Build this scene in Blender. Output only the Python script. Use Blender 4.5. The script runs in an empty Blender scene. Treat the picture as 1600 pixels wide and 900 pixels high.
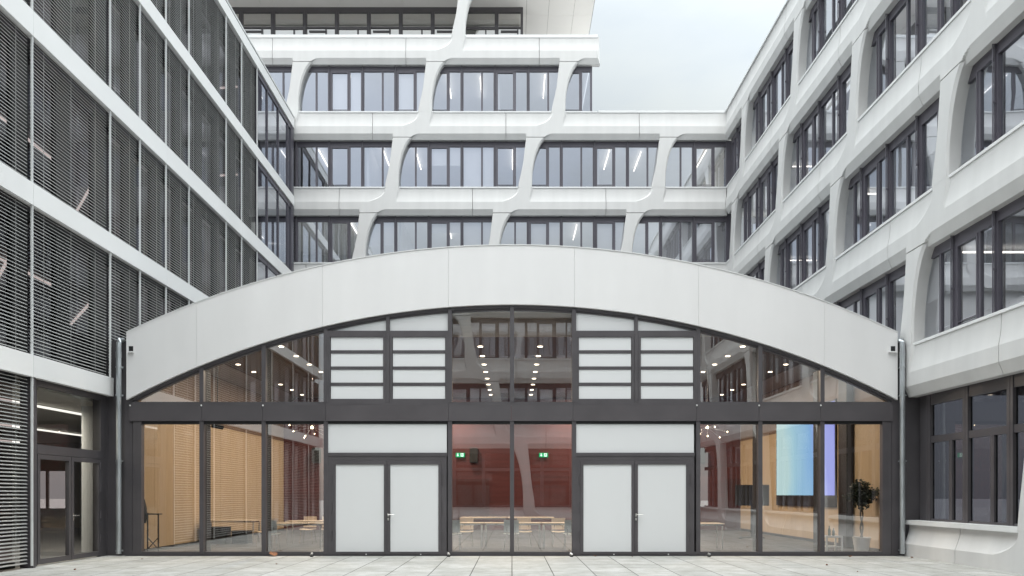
import bpy, math, random
from mathutils import Vector, Matrix
random.seed(7)
R = math.radians
PI = math.pi
sc = bpy.context.scene
COL = sc.collection

# ------------------------------------------------------------------ materials
def new_mat(name):
    m = bpy.data.materials.new(name); m.use_nodes = True
    nt = m.node_tree
    for n in list(nt.nodes): nt.nodes.remove(n)
    out = nt.nodes.new('ShaderNodeOutputMaterial')
    return m, nt, out

def ramp(nt, src, stops):
    r = nt.nodes.new('ShaderNodeValToRGB')
    el = r.color_ramp.elements
    while len(el) < len(stops): el.new(0.5)
    for e, (p, c) in zip(el, stops):
        e.position = p; e.color = (c[0], c[1], c[2], 1) if isinstance(c, (tuple, list)) else (c, c, c, 1)
    nt.links.new(src, r.inputs[0])
    return r

def noise(nt, scale, detail=4, stretch=None, rough=0.55, coord='Object'):
    tc = nt.nodes.new('ShaderNodeTexCoord')
    n = nt.nodes.new('ShaderNodeTexNoise')
    n.inputs['Scale'].default_value = scale; n.inputs['Detail'].default_value = detail
    n.inputs['Roughness'].default_value = rough
    if stretch:
        mp = nt.nodes.new('ShaderNodeMapping'); mp.inputs['Scale'].default_value = stretch
        nt.links.new(tc.outputs[coord], mp.inputs[0]); nt.links.new(mp.outputs[0], n.inputs[0])
    else:
        nt.links.new(tc.outputs[coord], n.inputs[0])
    return n.outputs['Fac']

def painted(name, col, rough=0.5, metallic=0.0, var=0.08, scale=1.5, bump=0.0, bscale=40, stretch=None, spec=0.5, coat=0.0, coord='Object', rvar=0.06):
    m, nt, out = new_mat(name)
    b = nt.nodes.new('ShaderNodeBsdfPrincipled')
    f = noise(nt, scale, 5, stretch, coord=coord)
    lo = tuple(c * (1 - var) for c in col); hi = tuple(min(1, c * (1 + var)) for c in col)
    r = ramp(nt, f, [(0.3, lo), (0.7, hi)])
    nt.links.new(r.outputs[0], b.inputs['Base Color'])
    rr = ramp(nt, f, [(0.3, max(0, rough - rvar)), (0.7, min(1, rough + rvar))])
    nt.links.new(rr.outputs[0], b.inputs['Roughness'])
    b.inputs['Metallic'].default_value = metallic
    b.inputs['Specular IOR Level'].default_value = spec
    b.inputs['Coat Weight'].default_value = coat
    b.inputs['Coat Roughness'].default_value = 0.06
    if bump > 0:
        bn = nt.nodes.new('ShaderNodeBump'); bn.inputs['Strength'].default_value = bump; bn.inputs['Distance'].default_value = 0.01
        nt.links.new(noise(nt, bscale, 3, coord=coord), bn.inputs['Height']); nt.links.new(bn.outputs[0], b.inputs['Normal'])
    nt.links.new(b.outputs[0], out.inputs[0])
    return m

def emitter(name, col, strength):
    m, nt, out = new_mat(name)
    e = nt.nodes.new('ShaderNodeEmission')
    e.inputs[0].default_value = (*col, 1); e.inputs[1].default_value = strength
    nt.links.new(e.outputs[0], out.inputs[0])
    return m

def glass(name, tint, f0=0.14, wav=0.15, wscale=0.7, rtint=(1, 1, 1)):
    m, nt, out = new_mat(name)
    tr = nt.nodes.new('ShaderNodeBsdfTransparent'); tr.inputs[0].default_value = (*tint, 1)
    gl = nt.nodes.new('ShaderNodeBsdfGlossy'); gl.inputs['Roughness'].default_value = 0.0
    gl.inputs[0].default_value = (*rtint, 1)
    lw = nt.nodes.new('ShaderNodeLayerWeight'); lw.inputs[0].default_value = 0.5
    p = nt.nodes.new('ShaderNodeMath'); p.operation = 'POWER'; p.inputs[1].default_value = 4.0
    nt.links.new(lw.outputs['Facing'], p.inputs[0])
    ma = nt.nodes.new('ShaderNodeMath'); ma.operation = 'MULTIPLY_ADD'
    ma.inputs[1].default_value = 1 - f0; ma.inputs[2].default_value = f0
    nt.links.new(p.outputs[0], ma.inputs[0])
    mx = nt.nodes.new('ShaderNodeMixShader')
    nt.links.new(ma.outputs[0], mx.inputs[0]); nt.links.new(tr.outputs[0], mx.inputs[1]); nt.links.new(gl.outputs[0], mx.inputs[2])
    bn = nt.nodes.new('ShaderNodeBump'); bn.inputs['Strength'].default_value = wav; bn.inputs['Distance'].default_value = 0.02
    nt.links.new(noise(nt, wscale, 1), bn.inputs['Height']); nt.links.new(bn.outputs[0], gl.inputs['Normal'])
    nt.links.new(mx.outputs[0], out.inputs[0])
    return m

def wood(name, c1, c2, stretch, rough=0.45, scale=3.0):
    m, nt, out = new_mat(name)
    b = nt.nodes.new('ShaderNodeBsdfPrincipled')
    f = noise(nt, scale, 8, stretch, 0.65)
    r = ramp(nt, f, [(0.25, c1), (0.75, c2)])
    nt.links.new(r.outputs[0], b.inputs['Base Color']); b.inputs['Roughness'].default_value = rough
    nt.links.new(b.outputs[0], out.inputs[0])
    return m

M = {}
M['concrete'] = painted('white_concrete', (0.635, 0.63, 0.625), 0.62, var=0.05, scale=0.8, bump=0.12, bscale=60, stretch=(2.2, 2.2, 0.25), coord='Object')
M['sill'] = painted('white_sill_metal', (0.75, 0.755, 0.755), 0.35, var=0.03)
M['fascia'] = painted('white_fascia_sheet', (0.79, 0.785, 0.785), 0.42, var=0.025, scale=0.9, bump=0.03, bscale=2, stretch=(1.5, 1, .3))
M['band'] = painted('white_band_sheet', (0.83, 0.825, 0.82), 0.4, var=0.03, scale=0.5)
M['frame'] = painted('dark_grey_frame', (0.080, 0.074, 0.080), 0.42, var=0.10, scale=2.0, spec=0.5)
M['frame2'] = painted('grey_window_frame', (0.092, 0.085, 0.104), 0.42, var=0.08, scale=2.0)
M['beam'] = painted('dark_grey_beam_sheet', (0.078, 0.071, 0.077), 0.5, var=0.12, scale=0.9, bump=0.05, bscale=90)
M['gasket'] = painted('black_gasket', (0.012, 0.012, 0.013), 0.6)
M['panel'] = painted('white_panel_glass', (0.72, 0.735, 0.745), 0.4, var=0.006, scale=0.5, rvar=0.0)
M['slat'] = painted('light_grey_slat', (0.33, 0.33, 0.322), 0.45, var=0.10, scale=1.2)
M['rail'] = painted('white_rail', (0.72, 0.73, 0.73), 0.4, var=0.03)
M['galv'] = painted('galvanised_steel', (0.50, 0.53, 0.55), 0.38, metallic=0.75, var=0.16, scale=6, stretch=(1, 1, 0.3))
M['steel'] = painted('brushed_steel', (0.62, 0.61, 0.59), 0.3, metallic=0.9, var=0.05)
M['blindcloth'] = painted('pale_blind_cloth', (0.74, 0.75, 0.76), 0.8, var=0.03)
M['ceil'] = painted('office_white_ceiling', (0.72, 0.72, 0.72), 0.8, var=0.03)
M['plaster'] = painted('office_white_plaster', (0.66, 0.67, 0.68), 0.8, var=0.04)
M['soffit'] = painted('soffit_sheet', (0.74, 0.72, 0.70), 0.6, var=0.03, scale=0.5)
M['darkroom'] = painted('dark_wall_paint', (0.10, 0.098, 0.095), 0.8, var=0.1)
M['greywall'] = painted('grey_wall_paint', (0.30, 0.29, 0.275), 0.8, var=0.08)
M['floorin'] = painted('dark_hall_flooring', (0.045, 0.042, 0.045), 0.5, var=0.25, scale=1.2, stretch=(3, 0.6, 1))
M['carpet'] = painted('office_carpet', (0.12, 0.12, 0.125), 0.9, var=0.1)
M['red'] = painted('dark_red_wall_panel', (0.092, 0.020, 0.021), 0.5, var=0.22, scale=1.5, stretch=(0.3, 1, 6))
M['reddoor'] = painted('dark_red_door', (0.060, 0.012, 0.012), 0.45, var=0.15)
M['maple'] = wood('maple_wall', (0.48, 0.355, 0.22), (0.58, 0.45, 0.295), (6, 6, 0.4))
M['woodceil'] = wood('brown_wood_ceiling', (0.135, 0.085, 0.055), (0.20, 0.13, 0.085), (8, 0.5, 1), 0.5)
M['bulk'] = wood('tan_wood_boards', (0.56, 0.42, 0.30), (0.70, 0.55, 0.41), (0.5, 1, 30), 0.5, 2.0)
M['tabletop'] = wood('beech_top', (0.66, 0.52, 0.37), (0.74, 0.60, 0.45), (0.6, 6, 1))
M['chairwood'] = wood('pale_beech_chair', (0.66, 0.53, 0.39), (0.75, 0.62, 0.48), (6, 1, 1))
M['chairgrey'] = painted('grey_green_chair_shell', (0.58, 0.62, 0.59), 0.5, var=0.05)
M['chrome'] = painted('chrome_tube', (0.7, 0.7, 0.7), 0.2, metallic=0.9, var=0.03)
M['black'] = painted('black_plastic', (0.015, 0.015, 0.016), 0.45, var=0.2)
M['white'] = painted('white_lacquer', (0.75, 0.75, 0.74), 0.4, var=0.02)
M['signgreen'] = emitter('green_exit_light', (0.01, 0.42, 0.14), 0.8)
M['signwhite'] = emitter('white_exit_light', (0.85, 0.95, 0.88), 1.0)
M['lamp'] = emitter('office_strip_light', (1.0, 0.95, 0.86), 1.7)
M['lampdim'] = emitter('left_strip_light', (1.0, 0.97, 0.90), 0.6)
M['bulb'] = emitter('warm_bulb', (1.0, 0.80, 0.52), 8.0)
M['disc'] = emitter('downlight_disc', (1.0, 0.86, 0.66), 4.0)
M['winglass'] = glass('office_window_glass', (0.92, 0.92, 0.94), 0.48, 0.10, 0.9, (0.90, 0.93, 1.0))
M['hallglass'] = glass('hall_glass', (0.88, 0.87, 0.87), 0.31, 0.05, 0.6)
M['doorglass'] = glass('clear_door_glass', (0.88, 0.88, 0.86), 0.05, 0.05, 0.6)
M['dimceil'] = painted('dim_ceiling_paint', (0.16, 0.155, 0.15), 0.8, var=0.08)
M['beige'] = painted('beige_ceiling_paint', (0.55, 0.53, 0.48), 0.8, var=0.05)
M['terraceglass'] = glass('terrace_glass', (0.9, 0.9, 0.88), 0.45, 0.05, 0.6, (1, .98, .95))
M['leftglass'] = glass('left_office_glass', (0.42, 0.36, 0.37), 0.07, 0.08, 0.8, (0.9, 0.9, 1.0))
M['darkglass'] = glass('dark_tinted_glass', (0.10, 0.10, 0.12), 0.07, 0.05, 0.8)
M['leafgreen'] = painted('dark_green_leaf', (0.022, 0.035, 0.016), 0.5, var=0.4, scale=8)
M['bark'] = painted('grey_bark', (0.06, 0.045, 0.035), 0.8, var=0.3, scale=12)
M['dryleaf'] = painted('dry_brown_leaf', (0.24, 0.10, 0.045), 0.7, var=0.4, scale=30)
M['bottle'] = painted('green_bottle_glass', (0.04, 0.08, 0.05), 0.1, var=0.1)

# screen picture: soft blue gradient
def screen_mat():
    m, nt, out = new_mat('projected_blue_picture')
    tc = nt.nodes.new('ShaderNodeTexCoord')
    sp = nt.nodes.new('ShaderNodeSeparateXYZ'); nt.links.new(tc.outputs['Generated'], sp.inputs[0])
    nz = noise(nt, 0.5, 1)
    ad = nt.nodes.new('ShaderNodeMath'); ad.operation = 'MULTIPLY_ADD'; ad.inputs[1].default_value = 0.35
    nt.links.new(nz, ad.inputs[0]); nt.links.new(sp.outputs['Y'], ad.inputs[2])
    r = ramp(nt, ad.outputs[0], [(0.12, (0.26, 0.28, 0.66)), (0.36, (0.28, 0.32, 0.68)), (0.5, (0.20, 0.38, 0.62)), (0.85, (0.32, 0.52, 0.60)), (1.0, (0.42, 0.58, 0.58))])
    e = nt.nodes.new('ShaderNodeEmission'); nt.links.new(r.outputs[0], e.inputs[0]); e.inputs[1].default_value = 0.75
    nt.links.new(e.outputs[0], out.inputs[0])
    return m
M['screen'] = screen_mat()

def paving_mat():
    m, nt, out = new_mat('pale_concrete_pavers')
    L = nt.links.new
    b = nt.nodes.new('ShaderNodeBsdfPrincipled')
    tc = nt.nodes.new('ShaderNodeTexCoord')
    sp = nt.nodes.new('ShaderNodeSeparateXYZ'); L(tc.outputs['Object'], sp.inputs[0])
    def mth(op, a, bb=None, c=None):
        n = nt.nodes.new('ShaderNodeMath'); n.operation = op
        for i, v in enumerate((a, bb, c)):
            if v is None: continue
            if isinstance(v, (int, float)): n.inputs[i].default_value = v
            else: L(v, n.inputs[i])
        return n.outputs[0]
    T = 0.80
    wob = mth('MULTIPLY', mth('SUBTRACT', noise(nt, 3.0, 3), 0.5), 0.008)
    def joint(ax, off, w):
        q = mth('FRACT', mth('DIVIDE', mth('ADD', mth('ADD', ax, off), wob), T))
        d = mth('MINIMUM', q, mth('SUBTRACT', 1.0, q))
        return mth('LESS_THAN', mth('MULTIPLY', d, T), w)
    jx = joint(sp.outputs['X'], 80.0, 0.009); jy = joint(sp.outputs['Y'], 80.53, 0.008)
    j = mth('MAXIMUM', jx, jy)
    # per slab tone
    ix = mth('FLOOR', mth('DIVIDE', sp.outputs['X'], T)); iy = mth('FLOOR', mth('DIVIDE', mth('ADD', sp.outputs['Y'], 80.53), T))
    cb = nt.nodes.new('ShaderNodeCombineXYZ'); L(ix, cb.inputs[0]); L(iy, cb.inputs[1])
    wn = nt.nodes.new('ShaderNodeTexWhiteNoise'); wn.noise_dimensions = '2D'; L(cb.outputs[0], wn.inputs['Vector'])
    slab = ramp(nt, wn.outputs['Value'], [(0, (0.44, 0.437, 0.42)), (1, (0.53, 0.525, 0.51))])
    stain = ramp(nt, noise(nt, 2.2, 8, rough=0.7), [(0.34, (0.70, 0.69, 0.65)), (0.60, (1, 1, 1))])
    speck = ramp(nt, noise(nt, 42, 2), [(0.305, (0.12, 0.10, 0.08)), (0.335, (1, 1, 1))])
    fine = ramp(nt, noise(nt, 180, 3), [(0.3, 0.88), (0.7, 1.05)])
    def mul(a, c):
        n = nt.nodes.new('ShaderNodeMix'); n.data_type = 'RGBA'; n.blend_type = 'MULTIPLY'; n.inputs['Factor'].default_value = 1
        L(a, n.inputs['A']); L(c, n.inputs['B']); return n.outputs['Result']
    c = mul(mul(mul(slab.outputs[0], stain.outputs[0]), speck.outputs[0]), fine.outputs[0])
    mx = nt.nodes.new('ShaderNodeMix'); mx.data_type = 'RGBA'
    L(j, mx.inputs['Factor']); L(c, mx.inputs['A']); mx.inputs['B'].default_value = (0.055, 0.052, 0.045, 1)
    L(mx.outputs['Result'], b.inputs['Base Color'])
    b.inputs['Roughness'].default_value = 0.75
    bn = nt.nodes.new('ShaderNodeBump'); bn.inputs['Distance'].default_value = 0.008; bn.inputs['Strength'].default_value = 0.6
    L(mth('SUBTRACT', noise(nt, 60, 3), mth('MULTIPLY', j, 1.0)), bn.inputs['Height']); L(bn.outputs[0], b.inputs['Normal'])
    L(b.outputs[0], out.inputs[0])
    return m
M['paving'] = paving_mat()

# ------------------------------------------------------------------ mesh builder
class MB:
    def __init__(self): self.v = []; self.f = []
    def poly(self, pts):
        b = len(self.v); self.v += [tuple(p) for p in pts]; self.f.append(tuple(range(b, b + len(pts)))); return self
    def box(self, x0, x1, y0, y1, z0, z1):
        if x0 > x1: x0, x1 = x1, x0
        if y0 > y1: y0, y1 = y1, y0
        if z0 > z1: z0, z1 = z1, z0
        b = len(self.v)
        self.v += [(x0, y0, z0), (x1, y0, z0), (x1, y1, z0), (x0, y1, z0), (x0, y0, z1), (x1, y0, z1), (x1, y1, z1), (x0, y1, z1)]
        self.f += [tuple(b + i for i in q) for q in ((0, 3, 2, 1), (4, 5, 6, 7), (0, 1, 5, 4), (1, 2, 6, 5), (2, 3, 7, 6), (3, 0, 4, 7))]
        return self
    def prism(self, prof, y0, y1):            # prof: list of (x,z) CCW seen from -Y
        n = len(prof); b = len(self.v)
        self.v += [(x, y0, z) for x, z in prof] + [(x, y1, z) for x, z in prof]
        self.f.append(tuple(b + i for i in range(n))); self.f.append(tuple(b + n + i for i in reversed(range(n))))
        for i in range(n):
            j = (i + 1) % n; self.f.append((b + i, b + n + i, b + n + j, b + j))
        return self
    def strip_prism(self, top, bot, y0, y1):  # ribbon between two polylines of equal length
        n = len(top); b = len(self.v)
        for y in (y0, y1):
            self.v += [(x, y, z) for x, z in top] + [(x, y, z) for x, z in bot]
        T0, B0, T1, B1 = b, b + n, b + 2 * n, b + 3 * n
        for i in range(n - 1):
            self.f += [(B0 + i, B0 + i + 1, T0 + i + 1, T0 + i), (B1 + i + 1, B1 + i, T1 + i, T1 + i + 1),
                       (T0 + i, T0 + i + 1, T1 + i + 1, T1 + i), (B0 + i + 1, B0 + i, B1 + i, B1 + i + 1)]
        self.f += [(B0, T0, T1, B1), (T0 + n - 1, B0 + n - 1, B1 + n - 1, T1 + n - 1)]
        return self
    def tube(self, pts, r, seg=8, caps=True):
        pts = [Vector(p) for p in pts]; rs = r if isinstance(r, (list, tuple)) else [r] * len(pts)
        b = len(self.v); n = len(pts)
        for i, p in enumerate(pts):
            d = (pts[min(i + 1, n - 1)] - pts[max(i - 1, 0)]).normalized()
            a = Vector((0, 0, 1)) if abs(d.z) < 0.9 else Vector((1, 0, 0))
            e1 = d.cross(a).normalized(); e2 = d.cross(e1).normalized()
            for k in range(seg):
                t = 2 * PI * k / seg; q = p + (e1 * math.cos(t) + e2 * math.sin(t)) * rs[i]; self.v.append(tuple(q))
        for i in range(n - 1):
            for k in range(seg):
                k2 = (k + 1) % seg
                self.f.append((b + i * seg + k, b + i * seg + k2, b + (i + 1) * seg + k2, b + (i + 1) * seg + k))
        if caps:
            self.f.append(tuple(b + k for k in reversed(range(seg)))); self.f.append(tuple(b + (n - 1) * seg + k for k in range(seg)))
        return self
    def lathe(self, prof, c, seg=16):
        b = len(self.v); n = len(prof)
        for r, z in prof:
            for k in range(seg):
                t = 2 * PI * k / seg; self.v.append((c[0] + r * math.cos(t), c[1] + r * math.sin(t), c[2] + z))
        for i in range(n - 1):
            for k in range(seg):
                k2 = (k + 1) % seg; self.f.append((b + i * seg + k, b + i * seg + k2, b + (i + 1) * seg + k2, b + (i + 1) * seg + k))
        self.f.append(tuple(b + k for k in reversed(range(seg)))); self.f.append(tuple(b + (n - 1) * seg + k for k in range(seg)))
        return self
    def ball(self, c, r, seg=10, rings=6):
        return self.lathe([(max(1e-4, r * math.sin(PI * i / rings)), -r * math.cos(PI * i / rings)) for i in range(rings + 1)], c, seg)
    def mesh(self, name, mat, smooth=None):
        me = bpy.data.meshes.new(name); me.from_pydata(self.v, [], self.f); me.update()
        me.materials.append(mat if not isinstance(mat, str) else M[mat])
        if smooth is not None:
            for p in me.polygons: p.use_smooth = True
            me.set_sharp_from_angle(angle=R(smooth))
        return me
    def build(self, name, mat, parent=None, smooth=None, bevel=0):
        o = link(name, self.mesh(name, mat, smooth), parent)
        if bevel:
            md = o.modifiers.new('bevel', 'BEVEL'); md.width = bevel; md.segments = 2; md.limit_method = 'ANGLE'
        return o

def link(name, me, parent=None, loc=None):
    o = bpy.data.objects.new(name, me); COL.objects.link(o)
    if parent is not None: o.parent = parent
    if loc is not None: o.location = loc
    return o
def tag(o, label=None, cat=None, group=None, kind=None):
    if label: o['label'] = label
    if cat: o['category'] = cat
    if group: o['group'] = group
    if kind: o['kind'] = kind
    return o
def thing(name, label, cat, loc=(0, 0, 0), rz=0.0, group=None):
    o = bpy.data.objects.new(name, None); COL.objects.link(o); o.empty_display_size = 0.3
    o.location = loc; o.rotation_euler = (0, 0, rz)
    return tag(o, label, cat, group)
def children_of(o): return [c for c in bpy.data.objects if c.parent is o]
def copy_tree(o, parent=None, memo=None):
    c = o.copy(); COL.objects.link(c)
    if parent is not None: c.parent = parent
    for ch in TREE.get(o.name, children_of(o)): copy_tree(ch, c)
    return c
TREE = {}

# ------------------------------------------------------------------ camera geometry (pixels of the 1600x900 photo)
EYE = 1.55; F = 1211.0; VPX, VPY = 800.0, 772.0
YF = F / 62.0                                     # facade of the hall, 62 px per metre
def fx(px): return (px - VPX) / 62.0
def fz(py): return EYE + (VPY - py) / 62.0
def at(px, py, Y): return Vector(((px - VPX) * Y / F, Y, EYE + (VPY - py) * Y / F))

# ------------------------------------------------------------------ facade of precast concrete elements
BAY = 6.15; Q = BAY / 4
PITCH = 3.485
def sill_z(r): return 0.87 if r == 0 else 5.27 + PITCH * (r - 1)
def sstep(t): t = max(0.0, min(1.0, t)); return t * t * (3 - 2 * t)
def lerp_tab(tab, z):
    if z <= tab[0][0]: return tab[0][1]
    for (a, va), (b, vb) in zip(tab, tab[1:]):
        if z <= b: return va + (vb - va) * (z - a) / (b - a)
    return tab[-1][1]
def smooth_tab(tab, z):                            # catmull-rom through the table
    n = len(tab)
    if z <= tab[0][0]: return tab[0][1]
    if z >= tab[-1][0]: return tab[-1][1]
    for i in range(n - 1):
        if z <= tab[i + 1][0]:
            x0, y0 = tab[max(i - 1, 0)]; x1, y1 = tab[i]; x2, y2 = tab[i + 1]; x3, y3 = tab[min(i + 2, n - 1)]
            m1 = (y2 - y0) / max(1e-6, x2 - x0); m2 = (y3 - y1) / max(1e-6, x3 - x1); h = x2 - x1; t = (z - x1) / h
            return (2*t**3 - 3*t*t + 1)*y1 + (t**3 - 2*t*t + t)*h*m1 + (-2*t**3 + 3*t*t)*y2 + (t**3 - t*t)*h*m2
PROF = [(-1.30, -.17), (-1.05, 0.0), (-.71, 0.0)]
def dprof(z):
    if z >= -.05: return -.055
    if z >= -.2: return -.06
    if z >= -.71: t = (-z - .2) / .51; return -.06 * (1 - t ** 1.9)
    if z >= -1.05: return 0.0
    return -.105 * (-1.05 - z) / .25
def dprof0(z):                                     # ground floor plinth
    if z >= -.05: return -.10
    if z >= -.16: return -.12
    if z >= -.56: t = (-z - .16) / .40; return -.12 * (1 - t ** 1.4)
    return 0.0
ZB = [-.03, -.05, -.055, -.12, -.2] + [-.24 - .025 * i for i in range(19)] + [-.71, -.88, -1.05, -1.053, -1.08, -1.11, -1.14, -1.17, -1.195, -1.2, -1.203, -1.22, -1.26, -1.30]
ZB0 = [-.03, -.05, -.055, -.12] + [-.16 - .02 * i for i in range(21)] + [-.565, -.7, -.868]
def band_uL(z, cz=.71): return -.36 - .79 * (max(0, -z) / cz) ** 2.9
def band_uR(z, cz=.71): return .29 - .12 * sstep(max(0, -z) / cz)
def depth_band(u, z, own, low, ground=False):
    pr = dprof0(z) if ground else dprof(z)
    cz = .56 if ground else .71
    m = 0.0
    if z >= -cz:
        for p in own:
            v = u - p
            if -1.6 < v < .6:
                m = max(m, sstep((v - band_uL(z, cz)) / .10 + .5) * sstep((band_uR(z, cz) - v) / .09 + .5))
    if not ground and z < -1.05 and z > -1.201:
        t = (z + 1.2) / .15; c = .33 * max(0, t) ** 1.4
        for p in low:
            v = u - p
            if -.2 < v < 1.5: m = max(m, sstep(v / .015 + .5) * sstep((.886 + c - v) / .04 + .5))
    return pr * (1 - m)

def band_mesh(u0, u1, own, low, z0s=ZB, mitreL=0, mitreR=0, back=.32, ground=False, gap=.010):
    """height field seen from -y (y = depth into the wall = -d)."""
    u0 += 0 if mitreL else gap; u1 -= 0 if mitreR else gap
    us = set()
    n = max(1, int((u1 - u0) / .35))
    for i in range(n + 1): us.add(round(u0 + (u1 - u0) * i / n, 4))
    for p, a, b in [(p, -1.35, .45) for p in own] + [(p, -.03, 1.35) for p in low]:
        t = a
        while t < b:
            x = round(p + t, 4)
            if u0 < x < u1: us.add(x)
            t += .03
    for p in low:
        for t in (-.008, .0, .008):
            if u0 < p + t < u1: us.add(round(p + t, 4))
    us = sorted(us); mb = MB(); nz = len(z0s)
    cols = []
    for i, u in enumerate(us):
        col = []
        for z in z0s:
            d = depth_band(u, z, own, low, ground); x = u
            if i == 0 and mitreL: x = u + mitreL * d
            if i == len(us) - 1 and mitreR: x = u + mitreR * d
            col.append((x, -d, z))
        cols.append(col)
    for c in cols:
        # back ring: top-back, then surface, then bottom-back
        xb0 = c[0][0]; xb1 = c[-1][0]
        mb.v.append((xb0, back, z0s[0])); mb.v += c; mb.v.append((xb1, back, z0s[-1]))
    s = nz + 2
    for i in range(len(us) - 1):
        for k in range(s - 1):
            a = i * s + k; mb.f.append((a, a + 1, a + s + 1, a + s))
    mb.f.append(tuple(range(s - 1, -1, -1))); e = (len(us) - 1) * s; mb.f.append(tuple(range(e, e + s)))
    return mb

PL = [(-.04, -.37), (0, -.365), (.15, -.34), (1.03, -.15), (1.63, -.075), (2.0, -.03), (2.262, 0.0)]
PTOP = 2.252
PR = [(-.04, .27), (.1, .28), (.6, .295), (1.03, .36), (1.4, .44), (1.7, .545), (2.0, .69), (2.262, .886)]
PF = [(-.04, .25), (.1, .255), (.6, .26), (1.03, .305), (1.4, .375), (1.7, .465), (2.0, .60), (2.262, .80)]
def pillar_mesh(top=2.262, shift=0.0, base=-.04):
    mb = MB(); rows = 26
    for i in range(rows + 1):
        z = -.04 + (PTOP + .04) * i / rows
        l, rf, ro = smooth_tab(PL, z), smooth_tab(PF, z), smooth_tab(PR, z)
        zz = z if top <= 2.3 else -.04 + (top + .04) * i / rows
        if i == 0: zz = base
        mb.v += [(l + .02, .33, zz), (l, .02, zz), (l + .02, 0, zz), (rf, 0, zz), (ro, .055, zz), (ro - .01, .33, zz)]
    for i in range(rows):
        for k in range(5):
            a = i * 6 + k; mb.f.append((a, a + 1, a + 7, a + 6))
    mb.f.append(tuple(range(5, -1, -1))); mb.f.append(tuple(rows * 6 + k for k in range(6)))
    return mb

def merge(a, b, off=(0, 0, 0)):
    n = len(a.v); a.v += [(x + off[0], y + off[1], z + off[2]) for x, y, z in b.v]; a.f += [tuple(i + n for i in f) for f in b.f]; return a

ELEM = {}
def element(clip0, clip1, has_pillar, mL=0, mR=0, low=True, kind='std', lowlist=None):
    """one precast element, origin at its own pillar's joint; clip0..clip1 its band"""
    key = (round(clip0, 3), round(clip1, 3), has_pillar, mL, mR, low, kind)
    if key in ELEM: return ELEM[key]
    own = [0.0] if has_pillar else []
    lo = [-Q, BAY - Q] if low else []
    g = kind == 'ground'
    mb = band_mesh(clip0, clip1, own, lo, ZB0 if g else ZB, mL, mR, ground=g)
    if has_pillar:
        merge(mb, pillar_mesh(4.0 - .87 + .08 if g else 2.262))
    me = mb.mesh('facade_panel', M['concrete'], 10.5)
    ELEM[key] = me
    return me

WIN = {}
def window_meshes(u0, u1, g0, H=2.185, seed=0, endL=True, endR=True):
    """frame and glass between u0 and u1; mullions at g0 + k*Q"""
    key = (round(u0, 3), round(u1, 3), round(g0, 3), H, seed)
    if key in WIN: return WIN[key]
    fr = MB(); gl = MB(); sill = MB()
    y0, y1 = .285, .36
    fr.box(u0, u1, y0, y1, 0.0, .055)
    fr.box(u0, u1, y0 - .01, y1, H - .235, H + .02)
    k0 = math.ceil((u0 - g0) / Q - 1e-6); k1 = math.floor((u1 - g0) / Q + 1e-6)
    edges = []
    for k in range(k0 - 1, k1 + 1):
        a = max(u0, g0 + k * Q); b = min(u1, g0 + (k + 1) * Q)
        if b - a < .05: continue
        edges.append((a, b, k))
    for k in range(k0, k1 + 1):
        x = g0 + k * Q
        fr.box(max(u0, x - .07), min(u1, x + .07), y0 - .02, y1, .055, H - .235)
        if x - u0 < .2 or u1 - x < .2: continue
        fr.box(max(u0, x - .012), min(u1, x + .012), y0 - .055, y0 - .02, .0, H)
        fr.tube([(x, y0 - .085, .02), (x, y0 - .085, H)], .016, 6)
        fr.box(x - .01, x + .03, y0 - .085, y0 - .02, .95, .985)
    for a, b, k in edges:
        full = b - a > Q - .01
        s = g0 + k * Q + .93
        zt = H - .235
        if a + .1 < s < b - .05:
            fr.box(s - .04, s + .04, y0, y1, .055, zt)
            if (k + seed) % 2 == 0:                # opening casement: a sash frame of its own
                xl, xr = max(a, g0 + k * Q) + .075, s - .045
                for q in ((xl, xr, .056, .115), (xl, xr, zt - .06, zt - .002)): fr.box(q[0], q[1], y0 - .015, y1 - .01, q[2], q[3])
                for q in ((xl, xl + .055), (xr - .055, xr)): fr.box(q[0], q[1], y0 - .0148, y1 - .0102, .115, zt - .06)
                fr.box(xl + .055, xr - .055, y0 - .012, y0 + .01, .17, .185)
        gl.poly([(a, .325, .05), (b, .325, .05), (b, .325, zt + .005), (a, .325, zt + .005)])
    sill.box(u0 + .02, u1 - .02, .06, .285, -.034, .0)
    sill.box(u0 + .02, u1 - .02, .058, .072, -.06, -.001)
    r = (fr.mesh('window', M['frame2']), gl.mesh('pane', M['winglass']), sill.mesh('sill', M['sill']))
    WIN[key] = r
    return r

def add_window(parent, u_off, z, u0, u1, g0, seed=0, sill=True, su0=None, su1=None):
    f, g, s = window_meshes(u0, u1, g0, seed=seed)
    w = link('window', f, parent, (u_off, 0, z))
    link('pane', g, w)
    rb = random.Random(int(u_off * 131 + z * 977 + parent.location.x * 17)); mb = MB(); k = 0
    x = g0
    while x < u1 - .3:
        a, b = max(x + .08, u0 + .05), min(x + Q - .08, u1 - .05)
        q = rb.random()
        if b - a > .4 and q < .34:
            drop = 1.9 if q < .16 else rb.uniform(.5, 1.4)
            for (p, e) in ((a, min(b, x + .89)), (max(a, x + .97), b)):
                if e - p > .1: mb.box(p, e, .40, .405, 1.98 - drop, 1.98)
        x += Q
    if mb.v: mb.build('roller_blind', 'blindcloth', w)
    if sill:
        key = ('sill', round(su0, 3), round(su1, 3))
        if key not in WIN:
            mb = MB(); mb.box(su0, su1, .06, .285, -.034, .0); mb.box(su0, su1, .035, .065, -.065, -.0005)
            WIN[key] = mb.mesh('sill', M['sill'])
        link('sill', WIN[key], w)
    return w

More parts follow.
